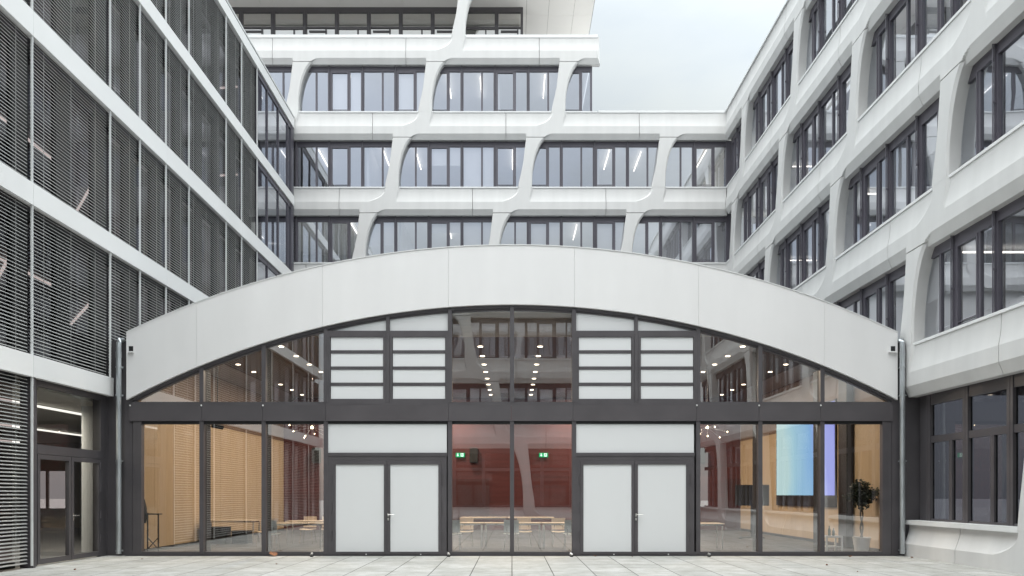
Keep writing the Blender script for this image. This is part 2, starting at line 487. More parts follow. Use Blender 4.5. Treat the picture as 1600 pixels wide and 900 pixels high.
def white_building(name, label, loc, rz, jl0, umin, umax, rows, parapet_row, mitL, mitR, win_skip=None, band_clip=None, row_umax=None, only_pillar=None):
    """jl0: joint position of row 0; each higher row is a quarter bay further right"""
    t = thing(name, label, 'office building', loc, rz)
    for r in list(rows) + [parapet_row]:
        z = sill_z(r); kind = 'ground' if r == 0 else 'std'
        Rmax = row_umax.get(r, umax) if row_umax else umax
        bc = (band_clip or {}).get(r, (umin, Rmax))
        base = jl0 + Q * r
        is_par = r == parapet_row
        k0 = math.floor((umin - base) / BAY) - 1; k1 = math.ceil((Rmax - base) / BAY) + 1
        for k in range(k0, k1 + 1):
            J = base + k * BAY
            lo, hi = J - 2.47, J + 3.68
            a, b = max(lo, bc[0]), min(hi, bc[1])
            pil = (not is_par) and umin - .2 < J < Rmax - .5
            if r == 0: pil = pil and J > bc[0] - .3
            if only_pillar and r in only_pillar: pil = pil and abs(J - only_pillar[r]) < 1
            if b - a > .08:
                mL = mitL if abs(a - umin) < 1e-6 else 0
                mR = (mitR if Rmax == umax or not row_umax else -1) if abs(b - bc[1]) < 1e-6 and bc[1] == Rmax else 0
                ownpil = pil and a < J + .0 and b > J + .3
                me = element(a - J, b - J, ownpil, mL, mR, r > 0, kind)
                link('facade_panel', me, t, (J, 0, z))
                if pil and not ownpil:
                    link('pillar', pillar_mesh().mesh('pillar', M['concrete'], 24), t, (J, 0, z))
            elif pil:
                key = 'pillar'
                if key not in ELEM: ELEM[key] = pillar_mesh().mesh('pillar', M['concrete'], 24)
                link('pillar', ELEM[key], t, (J, 0, z))
            if is_par: continue
            if r == 0: continue
            if win_skip and win_skip(r, J): continue
            w0, w1 = max(J + .1, umin), min(J + .1 + BAY, Rmax + (.14 if Rmax == umax else -.3))
            if w1 - w0 < .25: continue
            s0 = max(J + .25, umin) - J; s1 = min(J + BAY - .37, Rmax + (.05 if Rmax == umax else -.05)) - J
            add_window(t, J, z, w0 - J, w1 - J, .1, (r + k) % 2, s1 - s0 > .2, s0, s1)
    return t

# --------------------------------------------------------- right-hand building
WR = 9.83; YB = 35.70; YR = -1.87
right = white_building('office_building', 'white office wing with oblique rows of curved windows along the right side of the courtyard',
                       (WR, 0, 0), -PI / 2, -20.88, -YB, -YR, range(0, 5), 5, 1, 1, band_clip={0: (-19.42, -YR), 1: (-19.42, -YR)})
def slab_mesh(u0, u1, zc, zf, d=7.0, y0=.42):
    mb = MB(); mb.box(u0, u1, y0, d, zc, zf); return mb
def interior(t, u0, u1, rows, top, lights, depth=6.0, partitions=True, mat='plaster'):
    for r in rows:
        zs = sill_z(r); zc = zs + (2.32 if r else 3.1); zf = sill_z(r + 1) - .85
        mb = slab_mesh(u0, u1, zc, zf, depth + .3)
        mb.box(u0, u1, .40, .46, zf, sill_z(r + 1) - .02)          # parapet inside the band
        mb.box(u0, u1, .37, .46, zs + 2.06 if r else zs + 3.06, zc)
        mb.build('floor_slab', 'ceil', t)
        MB().box(u0, u1, depth, depth + .1, zs - .85, zc).build('interior_wall', mat, t)
        if partitions:
            mb = MB(); n = 0
            x = u0 + 3.1 + (r % 2) * 1.5
            while x < u1 - 2:
                mb.box(x - .06, x + .06, .6, depth, zs - .85, zc); x += Q * (3 if n % 2 else 4); n += 1
            if n: mb.build('partition', mat, t)
    me = None
    for (u, z, y0, y1) in lights:
        if 'ceiling_light' not in ELEM: ELEM['ceiling_light'] = MB().box(-.017, .017, 0, 2.2, -.04, 0).mesh('ceiling_light', M['lamp'])
        link('ceiling_light', ELEM['ceiling_light'], t, (u, y0, z))
lr = []
for r in (1, 2, 3, 4):
    for i in range(10):
        if random.random() < .14: lr.append((-33.5 + i * Q * 1.5 * 1.0 + (r % 2) * .7, sill_z(r) + 2.22, 1.2, 3.2))
interior(right, -YB, -YR, (1, 2, 3, 4), 5, lr, 3.4)
# roof slab + ground floor glazing of the right building
MB().box(-YB, -YR, .3, 8, sill_z(5) - .9, sill_z(5) - .5).build('roof', 'soffit', right)
mb = MB(); mb.box(-YB - .1, -YR, -.0, .4, sill_z(5) - .034, sill_z(5) + .03); mb.build('roof_edge', 'sill', right)
g = MB(); gz0, gz1 = .88, 3.96
gy0, gy1 = .36, .45
x0 = -19.42
g.box(x0, x0 + .40, gy0 + .03, gy1 + .05, 0.0, 4.3)                 # dark corner panel
m0 = x0 + .40
nb = 12
g.box(m0, 1.87, gy0, gy1, 3.72, 4.3); g.box(m0, 1.87, gy0, gy1, gz0 - .05, gz0 + .07)
g.box(m0, 1.87, gy0 + .002, gy1, 2.80, 2.96)
gl = MB()
for i in range(nb + 1):
    x = m0 + .06 + i * 1.56
    if x > 1.8: break
    g.box(x - .10, x + .10, gy0 - .02, gy1, gz0 - .05, 4.3)
    g.box(x - .006, x + .006, gy0 - .026, gy0 - .02, gz0, 4.3)
    if x + 1.5 < 1.87:
        g.box(x + .88, x + 1.0, gy0 + .004, gy1, gz0 + .07, 2.80)
        gl.poly([(x, .41, gz0), (x + 1.56, .41, gz0), (x + 1.56, .41, 3.75), (x, .41, 3.75)])
wgr = g.build('ground_window', 'frame', right)
gl.build('pane', 'darkglass', wgr)
s = MB(); s.box(x0 + .02, -14.75, .03, .36, gz0 - .05, gz0 + .02); s.box(x0 + .02, -14.75, .01, .035, gz0 - .085, gz0 + .018)
s.build('sill', 'sill', wgr)
s = MB(); s.box(-14.0, 1.87, .03, .36, gz0 - .05, gz0 + .02); s.build('sill', 'sill', wgr)
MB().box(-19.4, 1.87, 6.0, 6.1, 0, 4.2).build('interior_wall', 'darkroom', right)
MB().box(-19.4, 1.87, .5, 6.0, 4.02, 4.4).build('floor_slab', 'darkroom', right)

# --------------------------------------------------------- tower building at the back
XT = 3.96
def skip_back(r, J): return r >= 6 or (r == 5 and J > XT)
back = white_building('office_building', 'white office tower with curved pillars rising behind the arched hall', (0, YB, 0), 0,
                      -.886 - 3 * Q, -16.0, WR, (3, 4, 5, 6), 7, 0, -1, win_skip=skip_back, row_umax={6: XT, 7: XT}, only_pillar={6: -2.42})
# row 5 pillars/windows must end at the tower edge: remove what the loop made beyond it
for o in children_of(back):
    z = round(o.location.z, 2)
    if z == round(sill_z(5), 2) and o.name.startswith('window') and o.location.x > XT - 2:
        for c in children_of(o): bpy.data.objects.remove(c)
        bpy.data.objects.remove(o)
for o in children_of(back):
    if abs(o.location.z - sill_z(5)) < .01 and o.location.x > XT and o.name.startswith('facade_panel'):
        J = o.location.x; a, b = J - 2.47, min(J + 3.68, WR)
        o.data = element(a - J, b - J, False, 0, -1 if b == WR else 0, True)
# corner windows of the tower's last row
J5 = -.886 + 2 * Q
add_window(back, J5, sill_z(5), .1, XT - .28 - J5, .1, 0, True, .25, XT - .02 - J5)
mb = MB(); mb.box(XT - .33, XT - .24, .27, .36, sill_z(5), sill_z(5) + 2.2); mb.box(XT - .32, XT - .25, .36, 8, sill_z(5), sill_z(5) + 2.2)
mb.build('corner_post', 'frame2', back)
mb = MB(); mb.box(XT + .03, WR + .3, .045, .42, sill_z(5) - .034, sill_z(5) + .035); mb.box(XT + .03, WR + .05, .035, .055, sill_z(5) - .07, sill_z(5) + .034)
mb.build('parapet_cap', 'sill', back)
mb = MB(); mb.box(-16, XT - .02, .05, .5, sill_z(6) - .034, sill_z(6) + .05); mb.box(-16, XT - .0, .04, .06, sill_z(6) - .09, sill_z(6) + .049)
mb.build('parapet_cap', 'sill', back)
MB().box(WR + .10, WR + .55, .24, .62, sill_z(3) - .02, sill_z(5) - 1.28).build('corner_post', 'frame2', back)
lb = []
for r in (3, 4, 5):
    for i in range(13):
        u = -9.2 + i * Q
        if r == 5 and u > 3: continue
        if (i * 7 + r * 5) % 10 < 5: lb.append((u, sill_z(r) + 2.22, 1.0 + .2 * ((i + r) % 3), 0))
interior(back, -16, WR + .3, (3, 4), 5, lb, 6.5)
interior(back, -16, XT - .35, (5,), 6, [], 6.5)
MB().box(XT, WR + 8, .45, 12, sill_z(5) - .6, sill_z(5) - .2).build('roof', 'soffit', back)
MB().box(-12, WR + .3, .34, .6, 0, sill_z(3) - 1.28).build('lower_wall', 'concrete', back)
# set-back storey under the overhang
zs6 = sill_z(6); zsof = 24.95; ywin = 37.3 - YB
mb = MB()
px_m = [430, 480, 530, 579, 627.5, 676]
so = MB()
xs = [-30 + 0.0]
xx = -12 * Q - .0
joints = sorted([(x - 800) * 37.0 / F for x in (130, 230, 330, 430, 530, 630, 730, 823)])
edges = [-12.0] + [j for j in joints if j > -12] + [2.06, XT - .06]
xj = (858 - 800) * 37.0 / F
edges = [-18.0, -15, -12.0] + [j for j in joints if -12 < j] + [xj, (898 - 800) * 37.0 / F, XT - .04]
edges = sorted(set(round(e, 3) for e in edges))
for a, b in zip(edges, edges[1:]):
    for ya, yb in ((.2, 2.22), (2.22, 6.0)):
        so.box(a + .006, b - .006, ya + .006, yb - .006, zsof, zsof + .05)
so.build('soffit', 'soffit', back)
MB().box(-18, XT - .02, .2, 6.0, zsof + .055, zsof + .4).build('overhang_slab', 'gasket', back)
MB().box(-18, XT - .3, .3, 6.0, zsof + .4, zsof + 8).build('upper_storey', 'plaster', back)
MB().box(-18, XT - .3, .5, 9, zs6 - .7, zs6 - .35).build('terrace', 'soffit', back)
fr = MB(); gl = MB(); xr = .53
fr.box(-18, xr, ywin - .05, ywin + .12, zsof - .22, zsof - .0)
fr.box(-18, xr, ywin - .02, ywin + .08, zsof - .99, zsof - .92)
n = 0
x = (676.0 - 800) * 37.25 / F + 2 * Q
while x > -18:
    fr.box(x - .09, x + .09, ywin - .06, ywin + .1, zs6 - .4, zsof - .22)
    fr.box(x - .02, x + .02, ywin - .09, ywin - .06, zs6 - .4, zsof - .22)
    if n % 2 == 0: fr.box(x + .2, x + 1.0, ywin - .03, ywin + .09, zsof - 1.16, zsof - 1.1); fr.box(x + .98, x + 1.05, ywin - .03, ywin + .09, zs6, zsof - .99)
    else: fr.box(x + .98, x + 1.05, ywin - .022, ywin + .09, zs6, zsof - .99); fr.box(x + .09, x + Q - .09, ywin - .021, ywin + .05, zsof - 1.03, zsof - .985)
    x -= Q; n += 1
fr.box(xr - .12, xr, ywin - .07, ywin + 3, zs6 - .4, zsof - .22)
gl.poly([(-18, ywin + .03, zs6 - .4), (xr, ywin + .03, zs6 - .4), (xr, ywin + .03, zsof - .2), (-18, ywin + .03, zsof - .2)])
w = fr.build('terrace_window', 'frame', back); gl.build('pane', 'terraceglass', w)
MB().box(-18, xr - .15, ywin + .9, ywin + 1.0, zs6 - .4, zsof).build('interior_wall', 'plaster', back)

# --------------------------------------------------------- the building behind the camera (seen mirrored in the hall's glass)
opp = white_building('office_building', 'white office wing mirrored in the glass of the arched hall', (0, YR, 0), PI, 2.22 - 2 * Q, -9.9, 9.9, range(0, 3), 3, 1, 1)
g = MB(); gl = MB()
g.box(-9.9, 9.9, .36, .45, 3.72, 4.3); g.box(-9.9, 9.9, .36, .45, .82, .95); g.box(-9.9, 9.9, .361, .45, 2.8, 2.96)
for i in range(13):
    x = -9.4 + i * 1.56; g.box(x - .09, x + .09, .34, .45, .82, 4.3)
gl.poly([(-9.9, .41, .9), (9.9, .41, .9), (9.9, .41, 3.75), (-9.9, .41, 3.75)])
w = g.build('ground_window', 'frame', opp); gl.build('pane', 'darkglass', w)
interior(opp, -10, 10, (0, 1, 2), 3, [], 5.0, False, 'greywall')
MB().box(-10, 10, .3, 8, sill_z(3) - .9, sill_z(3) - .5).build('roof', 'soffit', opp)

# --------------------------------------------------------- left building: bands and venetian blinds
left = thing('office_building', 'office wing on the left with white bands and dark external venetian blinds', 'office building', (-10, 0, 0), 0)
TOP = [v + EYE for v in (2.91, 6.50, 10.10, 13.66, 17.23)]
BOT = [v + EYE for v in (2.45, 6.04, 9.575, 13.22, 16.8)]
YL0, YL1 = -1.8, 35.6
for i in range(5):
    e = 19.46 if i == 0 else YL1
    cuts = [YL0, 3.7, 9.95, 16.2] + ([e] if i == 0 else [22.47, 28.76, e])
    for a, b in zip(cuts, cuts[1:]):
        mb = MB(); mb.box(-.14, 0, a + .004, b - .004, BOT[i], TOP[i])
        mb.build('band_panel', 'band', left)
# dark underside boxes
for i in range(5):
    e = 19.4 if i == 0 else YL1
    MB().box(-.40, -.145, YL0, e, BOT[i] + .03, TOP[i] - .03).build('blind_box', 'frame', left)
def slat_profile(w=.046, th=R(44)):
    # three-point curved slat with a rolled lip; outer edge lower
    c, s = math.cos(th), math.sin(th)
    pts = [(-w / 2, 0.0), (0.0, .006), (w / 2, 0.0)]
    return [(a * c + b * s, -a * s + b * c) for a, b in pts]
SPS = [slat_profile(w, R(a)) for w, a in ((.048, 34), (.043, 42), (.033, 52), (.027, 57), (.024, 60))]
BL = {}
def blind_mesh(L, H, cords, fl):
    SP = SPS[fl]
    key = (round(L, 3), round(H, 3), cords, fl)
    if key in BL: return BL[key]
    mb = MB(); n = int(H / .075); rnd = random.Random(int(L * 1000 + H * 77))
    for i in range(n):
        z = H - .04 - i * .075
        jit = rnd.uniform(-.0015, .0015); tilt = rnd.uniform(-.02, .02)
        b = len(mb.v)
        for y in (.02, L - .02):
            for (x, dz) in SP: mb.v.append((x, y, z + dz + jit + tilt * x))
            x, dz = SP[-1]; mb.v.append((x - .001, y, z + dz - .004 + jit))
        for k in range(3): mb.f.append((b + k, b + k + 1, b + 5 + k, b + 4 + k))
    for k in range(cords):
        y = L * (k + .5) / cords
        mb.box(-.003, .003, y - .006, y + .006, 0, H)
    me = mb.mesh('blind', M['slat']); BL[key] = me
    return me
rails_all = [14.64, 16.2, 19.35, 20.9, 22.47, 24.07, 27.2, 28.76, 30.5]
near = [-1.8, 1.0, 3.7, 6.8, 9.95, 13.1, 14.64]
RAILM = {}
for fl in range(0, 5):
    z0 = .08 if fl == 0 else TOP[fl - 1] + .02
    z1 = BOT[fl] - .02
    pos = near + rails_all[1:] if fl else near + [16.2]
    for a, b in zip(pos, pos[1:]):
        o = link('blind', blind_mesh(b - a - .05, z1 - z0, 3 if b - a > 2 else 2, fl), left, (-.115, a + .025, z0))
    for y in pos[1:]:
        h = round(z1 - z0, 3)
        if h not in RAILM: RAILM[h] = MB().box(-.055, -.012, -.012, .012, -.03, h + .03).mesh('guide_rail', M['rail'])
        link('guide_rail', RAILM[h], left, (0, y, z0))
# curtain wall behind the blinds
zfl = [0.0] + [TOP[i] - .12 for i in range(5)]
for fl in range(0, 5):
    z0 = zfl[fl]; z1 = BOT[fl] + .1
    fr = MB(); gl = MB()
    e = 16.25 if fl == 0 else YL1
    xg = -.48
    fr.box(xg - .06, xg + .06, YL0, e, z0, z0 + .12); fr.box(xg - .06, xg + .06, YL0, e, z1 - .2, z1)
    y = 16.2 - 12 * 1.5636
    while y < e - .05:
        if y < 30.6:
            fr.box(xg - .07, xg + .05, y + .04, y + .50, z0 + .12, z1 - .2)      # dark closed strip
            fr.box(xg - .05, xg + .062, y - .05, y + .04, z0 + .12, z1 - .2)
        y += 1.5636
    gl.poly([(xg, YL0, z0), (xg, min(e, 30.6), z0), (xg, min(e, 30.6), z1), (xg, YL0, z1)])
    w = fr.build('window', 'gasket', left); gl.build('pane', 'leftglass', w)
    if fl:                                                            # bare glass bay by the corner
        fr = MB(); gl = MB(); z0b, z1b = TOP[fl - 1] - .1, BOT[fl] + .1
        for yy in (30.62, 31.9, 33.4, 34.8):
            fr.box(-.13, -.05, yy - .03, yy + .03, z0b, z1b)
        fr.box(-.3, -.03, 35.25, 35.6, z0b, z1b)
        fr.box(-.12, -.06, 30.6, 35.3, z1b - .3, z1b - .1); fr.box(-.12, -.06, 30.6, 35.3, z0b + .02, z0b + .16)
        gl.poly([(-.10, 30.6, z0b), (-.10, 35.5, z0b), (-.10, 35.5, z1b), (-.10, 30.6, z1b)])
        w = fr.build('window', 'frame2', left); gl.build('pane', 'winglass', w)
# slabs, rooms, lights
MB().box(-14, -.5, YL0, YL1, -.05, .012).build('floor', 'carpet', left)
for fl in range(5):
    zc = BOT[fl] - .12; zt = TOP[fl] - .12
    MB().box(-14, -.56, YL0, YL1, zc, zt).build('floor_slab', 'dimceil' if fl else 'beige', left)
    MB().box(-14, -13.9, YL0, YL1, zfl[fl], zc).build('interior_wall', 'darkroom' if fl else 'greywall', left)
    mb = MB()
    for yy in (8.0, 27.5) if fl else (6.0, 35.4):
        if fl or yy < 10: mb.box(-13.9, -.6, yy, yy + .12, zfl[fl], zc); continue
        for xa, xb in ((-13.9, -12.0), (-11.3, -11.2), (-10.3, -.6)): mb.box(xa, xb, yy, yy + .12, .9, 2.6)   # openings to the yard behind
        MB().poly([(-13.9, yy + .06, .9), (-.6, yy + .06, .9), (-.6, yy + .06, 2.6), (-13.9, yy + .06, 2.6)]).build('yard_window', 'leftglass', left)
        mb.box(-13.9, -.6, yy, yy + .12, 0, .9); mb.box(-13.9, -.6, yy, yy + .12, 2.6, zc)
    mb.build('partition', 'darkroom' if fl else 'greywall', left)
def bar_light(a, b, z, w=.028):
    a = Vector((a[0] + 10, a[1], z)); b = Vector((b[0] + 10, b[1], z))
    d = (b - a); nrm = Vector((-d.y, d.x, 0)).normalized() * w
    mb = MB(); zz = Vector((0, 0, -.06))
    p = [a + nrm, b + nrm, b - nrm, a - nrm]
    mb.poly(p[::-1]); mb.poly([q + zz for q in p])
    for i in range(4): mb.poly([p[i], p[(i + 1) % 4], p[(i + 1) % 4] + zz, p[i] + zz])
    return mb.build('ceiling_light', 'lampdim', left)
for fl in range(1, 5):
    z = BOT[fl] - .16
    bar_light((-12.2, 22.8), (-15.2, 26.7), z)
    if fl < 3: bar_light((-12.6, 16.5), (-12.9, 22.3), z, .02)
    if fl == 1: bar_light((-11.9, 18.5), (-14.5, 21.7), z)
    if fl > 2: bar_light((-11.2, 31.6), (-13.2, 31.9), z)
for x, ya, yb in ((-12.2, 9, 22.3), (-16.6, 12, 30.3), (-21.5, 15, 35)): bar_light((x, ya), (x, yb), BOT[0] - .16, .010)
MB().lathe([(.24, 0), (.24, 3.9)], (-1.25, 20.75, 0), 24).build('round_column', 'plaster', left, 30)
# roof edge
mb = MB(); mb.box(-.5, -.04, YL0, YL1, TOP[4], TOP[4] + .10); mb.build('gutter', 'frame', left)
mb = MB(); mb.box(-.35, -.02, YL0, YL1 + .1, TOP[4] + .10, TOP[4] + .17); mb.build('roof_edge', 'rail', left)
WALLIN = MB().box(.02, .1, 19.9, 35.5, 0, 3.9).build('inner_wall', 'greywall', left)
mb = MB(); mb.box(-12, -.36, YL0, YL1, TOP[4] + .02, TOP[4] + .22); mb.build('roof', 'frame', left)
mb = MB(); mb.tube([(-.25, YL0, TOP[4] + .36), (-.25, YL1, TOP[4] + .36)], .02, 6)
y = 0.0
while y < YL1: mb.tube([(-.25, y, TOP[4] + .15), (-.25, y, TOP[4] + .36)], .015, 6); y += 1.5
mb.build('roof_railing', 'frame', left)
# glazed entrance at the end of the ground floor
X = -.25
fr = MB()
fr.box(X - .06, X + .04, 16.26, 16.66, 0, 4.0); fr.box(X - .06, X + .04, 19.24, 19.50, 0, 4.0)
fr.box(X - .06, X + .04, 16.66, 19.24, 3.88, 4.02); fr.box(X - .06, X + .045, 16.66, 19.24, 2.42, 2.62)
fr.box(-.3, -.02, 16.22, 16.3, 0, 4.0)
fr.box(X - .3, X + .05, 19.50, 19.75, 0, 4.3)
ent = fr.build('entrance_door', 'frame', left)
gl = MB(); gl.poly([(X, 16.6, 2.6), (X, 19.3, 2.6), (X, 19.3, 3.9), (X, 16.6, 3.9)]); gl.build('pane', 'doorglass', ent)
for (a, b) in ((16.66, 17.95), (17.95, 19.24)):
    lf = MB(); lf.box(X - .04, X + .05, a + .01, a + .10, .03, 2.41); lf.box(X - .04, X + .05, b - .10, b - .01, .03, 2.41)
    lf.box(X - .04, X + .05, a + .10, b - .10, .03, .14); lf.box(X - .04, X + .05, a + .10, b - .10, 2.31, 2.41)
    lo = lf.build('door_leaf', 'frame', ent)
    gp = MB(); gp.poly([(X + .01, a + .1, .14), (X + .01, b - .1, .14), (X + .01, b - .1, 2.31), (X + .01, a + .1, 2.31)])
    gpo = gp.build('glass', 'doorglass', ent)
hd = MB(); hd.tube([(X + .05, 18.02, 1.05), (X + .11, 18.02, 1.05), (X + .11, 18.17, 1.05)], .012, 8); hd.box(X + .05, X + .06, 18.0, 18.04, .93, 1.1)
hd.build('handle', 'steel', ent)
hg = MB()
for z in (.35, .95, 1.6, 2.15): hg.tube([(X + .06, 19.2, z), (X + .06, 19.2, z + .2)], .014, 6)
hg.build('hinge', 'frame', ent)

# --------------------------------------------------------- the arched hall
hall = thing('events_hall', 'glazed hall under a wide white segmental arch with two white double doors', 'hall', (0, YF, 0), 0)
HY = 0.0
def arc(cx_half, rise_px, apex_py):
    Rr = (cx_half ** 2 + rise_px ** 2) / (2 * rise_px)
    return lambda px: apex_py + Rr - math.sqrt(max(0, Rr * Rr - (px - 800) ** 2))
outer = arc(600, 136, 385); inner = arc(600, 148.5, 477)
joints = [200, 309, 505, 701, 897, 1090, 1286, 1400]
for a, b in zip(joints, joints[1:]):
    n = 14; t = []; bt = []
    for i in range(n + 1):
        p = a + (b - a) * i / n
        q = min(max(p, a + .14), b - .14)
        t.append((fx(q), fz(outer(q)))); bt.append((fx(q), fz(inner(q))))
    MB().strip_prism(t, bt, -.09, .10).build('fascia_panel', 'fascia', hall)
# rolled top edge and dark backing
n = 80
t = [(fx(200 + 1200 * i / n), fz(outer(200 + 1200 * i / n)) + .022) for i in range(n + 1)]
MB().strip_prism(t, [(x, z - .021) for x, z in t], -.105, .3).build('drip_edge', 'sill', hall)
t = [(fx(200 + 1200 * i / n), fz(outer(200 + 1200 * i / n)) - .03) for i in range(n + 1)]
bt = [(x, z - .18) for x, z in t]
MB().strip_prism(t, bt, .11, 15.6).build('roof', 'galv', hall, 30)
t = [(fx(206 + 1188 * i / n), fz(outer(206 + 1188 * i / n)) - .25) for i in range(n + 1)]
bt = [(fx(206 + 1188 * i / n), fz(inner(206 + 1188 * i / n)) + .02) for i in range(n + 1)]
MB().strip_prism(t, bt, .11, .2).build('backing_board', 'gasket', hall)
# curved frame under the arch
p0, p1 = 205, 1395
def curve_frame(name, o0, o1, y0, y1, mat):
    t = []; bt = []
    for i in range(n + 1):
        p = p0 + (p1 - p0) * i / n; z = fz(inner(p))
        t.append((fx(p), z + o0)); bt.append((fx(p), max(fz(632), z - o1)))
    MB().strip_prism(t, bt, y0, y1).build(name, mat, hall)
curve_frame('arch_frame', .0, .075, -.01, .16, 'frame')
curve_frame('arch_frame', -.074, .125, .03, .15, 'frame')
# beam
mull = [1.563 * k for k in range(-6, 7)]
bx = [fx(203), fx(316), fx(411), fx(509), fx(701), fx(799), fx(895), fx(1088), fx(1185), fx(1281), fx(1394)]
for a, b in zip(bx, bx[1:]):
    MB().box(a + .003, b - .003, -.05, .12, fz(658), fz(633)).build('beam_panel', 'beam', hall)
MB().box(fx(206), fx(1392), -.02, .14, fz(633) + .0, fz(628)).build('upper_rail', 'frame', hall)
MB().box(fx(206), fx(1392), -.0, .14, fz(662.5), fz(658)).build('head_rail', 'gasket', hall)
# mullions
for k, x in zip(range(-6, 7), mull):
    edge = abs(k) == 6
    if k in (-2, 2):                                                # stands only above the beam
        mb = MB(); zt = fz(inner(x * 62 + 800)) - .06
        mb.box(x - .045, x + .045, -.03, .12, fz(628), zt); mb.build('mullion', 'frame', hall); continue
    zt = fz(inner(x * 62 + 800)) - .05
    w = .052
    mb = MB(); mb.box(x - w, x + w, -.03, .12, 0.03, fz(658)); 
    mb.build('mullion', 'frame', hall)
    if not edge:
        mb = MB(); mb.box(x - w, x + w, -.03, .12, fz(628), zt); mb.build('mullion', 'frame', hall)
    # inner post seen through the glass
    if abs(k) in (3, 4, 5):
        mb = MB(); s = 1; mb.box(x - .06, x + .06, .125, .42, 0.03, zt - .05); mb.build('inner_post', 'gasket', hall)
for s in (-1, 1):
    mb = MB(); mb.box(s * fx(1383), s * fx(1392), -.02, .14, 0, fz(633)); mb.build('edge_frame', 'frame', hall)
    mb = MB(); mb.box(s * 9.56, s * 9.70, .13, .35, 0, fz(600)); mb.build('edge_column', 'gasket', hall)
    mb = MB(); mb.box(s * fx(1393), s * fx(1406), -.0, .30, 0, fz(620)); mb.build('edge_column', 'frame', hall)
    if s < 0:
        mb = MB(); mb.box(-10.22, -9.70, .02, .28, 0, fz(532)); mb.build('corner_panel', 'frame', hall)
    else:
        mb = MB(); mb.box(9.70, 10.5, .02, .28, 0, fz(528)); mb.build('corner_panel', 'frame', hall)
MB().box(fx(206), fx(1392), -.025, .14, 0.0, fz(862)).build('base_rail', 'frame', hall)
# glass
gy = .07
for k in range(-6, 6):
    a, b = 1.563 * k, 1.563 * (k + 1)
    if not (-3 <= k <= -2 or 1 <= k <= 2):
        gl = MB(); gl.poly([(a, gy, .08), (b, gy, .08), (b, gy, fz(656)), (a, gy, fz(656))]); gl.build('window_pane', 'hallglass', hall)
        pts = [(a, gy, fz(630)), (b, gy, fz(630))]
        for i in range(9):
            x = b + (a - b) * i / 8; z = fz(inner(x * 62 + 800)) - .06
            pts.append((x, gy, max(z, fz(630) + .001)))
        gl = MB(); gl.poly(pts); gl.build('window_pane', 'hallglass', hall)
    else:                                                           # white lights, vent windows
        pts = [(a + .045, fz(518)), (b - .045, fz(518))]
        for i in range(9):
            x = (b - .045) + (a - b + .09) * i / 8; pts.append((x, fz(inner(x * 62 + 800)) - .11))
        if max(z for x, z in pts) > fz(518) + .03:
            pts = [(x, max(z, fz(518))) for x, z in pts]
            MB().prism(pts, .055, .075).build('top_panel', 'panel', hall)
        pa, pb = (a * 62 + 800) + 3.2, (b * 62 + 800) - 3.2
        f = MB()
        f.box(fx(pa - .6), fx(pb + .6), -.02, .11, fz(523), fz(517))
        f.box(fx(pa), fx(pa + 4), -.02, .1, fz(628), fz(523)); f.box(fx(pb - 4), fx(pb), -.02, .1, fz(628), fz(523))
        f.box(fx(pa + 4), fx(pb - 4), -.02, .1, fz(628), fz(623.5)); f.box(fx(pa + 4), fx(pb - 4), -.02, .1, fz(526.5), fz(523))
        vw = f.build('vent_window', 'frame', hall)
        for (t0, t1) in ((527, 547.2), (552.3, 572.5), (577.6, 597.8), (603, 623.2)):
            m2 = MB()
            m2.box(fx(pa + 4.4), fx(pb - 4.4), .0, .05, fz(t1 + 2.6), fz(t1)); m2.box(fx(pa + 4.4), fx(pb - 4.4), .0, .05, fz(t0), fz(t0 - 2.4) if t0 > 530 else fz(t0 - .3))
            fo = m2.build('flap', 'frame', vw)
            MB().box(fx(pa + 4.5), fx(pb - 4.5), .012, .03, fz(t1 + .2), fz(t0 - .2)).build('flap_panel', 'panel', vw)
# double doors with white filling
for s, (pa, pb) in (('l', (512, 698)), ('r', (898.5, 1084.5))):
    MB().box(fx(pa), fx(pb), .02, .06, fz(707.5), fz(661.5)).build('transom_panel', 'panel', hall)
    f = MB()
    f.box(fx(pa - 1), fx(pb + 1), -.035, .1, fz(712.5), fz(707.5))
    f.box(fx(pa), fx(pa + 8), -.02, .1, 0.02, fz(712.5)); f.box(fx(pb - 8), fx(pb), -.02, .1, 0.02, fz(712.5))
    f.box(fx(pa + 8), fx(pb - 8), -.02, .1, fz(719), fz(712.5))
    df = f.build('double_door', 'frame', hall)
    mid = (pa + pb) / 2
    for (la, lb_) in ((pa + 8.2, mid - .3), (mid + .3, pb - 8.2)):
        lf = MB(); e = 4.7
        lf.box(fx(la), fx(la + e), -.03, .06, .03, fz(719.2)); lf.box(fx(lb_ - e), fx(lb_), -.03, .06, .03, fz(719.2))
        lf.box(fx(la + e), fx(lb_ - e), -.03, .06, fz(726), fz(719.2)); lf.box(fx(la + e), fx(lb_ - e), -.03, .06, .03, fz(864.3))
        lo = lf.build('door_leaf', 'frame', df)
        MB().box(fx(la + e), fx(lb_ - e), -.005, .03, fz(864.4), fz(725.9)).build('door_panel', 'panel', df)
        MB().box(fx((la + lb_) / 2 + 9), fx((la + lb_) / 2 + 11), -.036, -.03, fz(867), fz(865.2)).build('floor_bolt', 'white', df)
    hd = MB(); hx = fx(mid + 2.0)
    hd.tube([(hx, -.03, fz(804)), (hx, -.10, fz(804)), (hx + .16, -.10, fz(804))], .012, 8)
    hd.box(hx - .02, hx + .02, -.04, -.03, fz(807), fz(802)); hd.box(hx - .018, hx + .018, -.045, -.03, fz(813), fz(809))
    hd.build('handle', 'steel', df)
    hg = MB()
    for x in (fx(pa + 6.5), fx(pb - 6.5)):
        for z in (fz(757), fz(800), fz(845)):
            hg.tube([(x, -.03, z), (x, -.03, z + .24)], .017, 6)
    hg.build('hinge', 'frame', df)
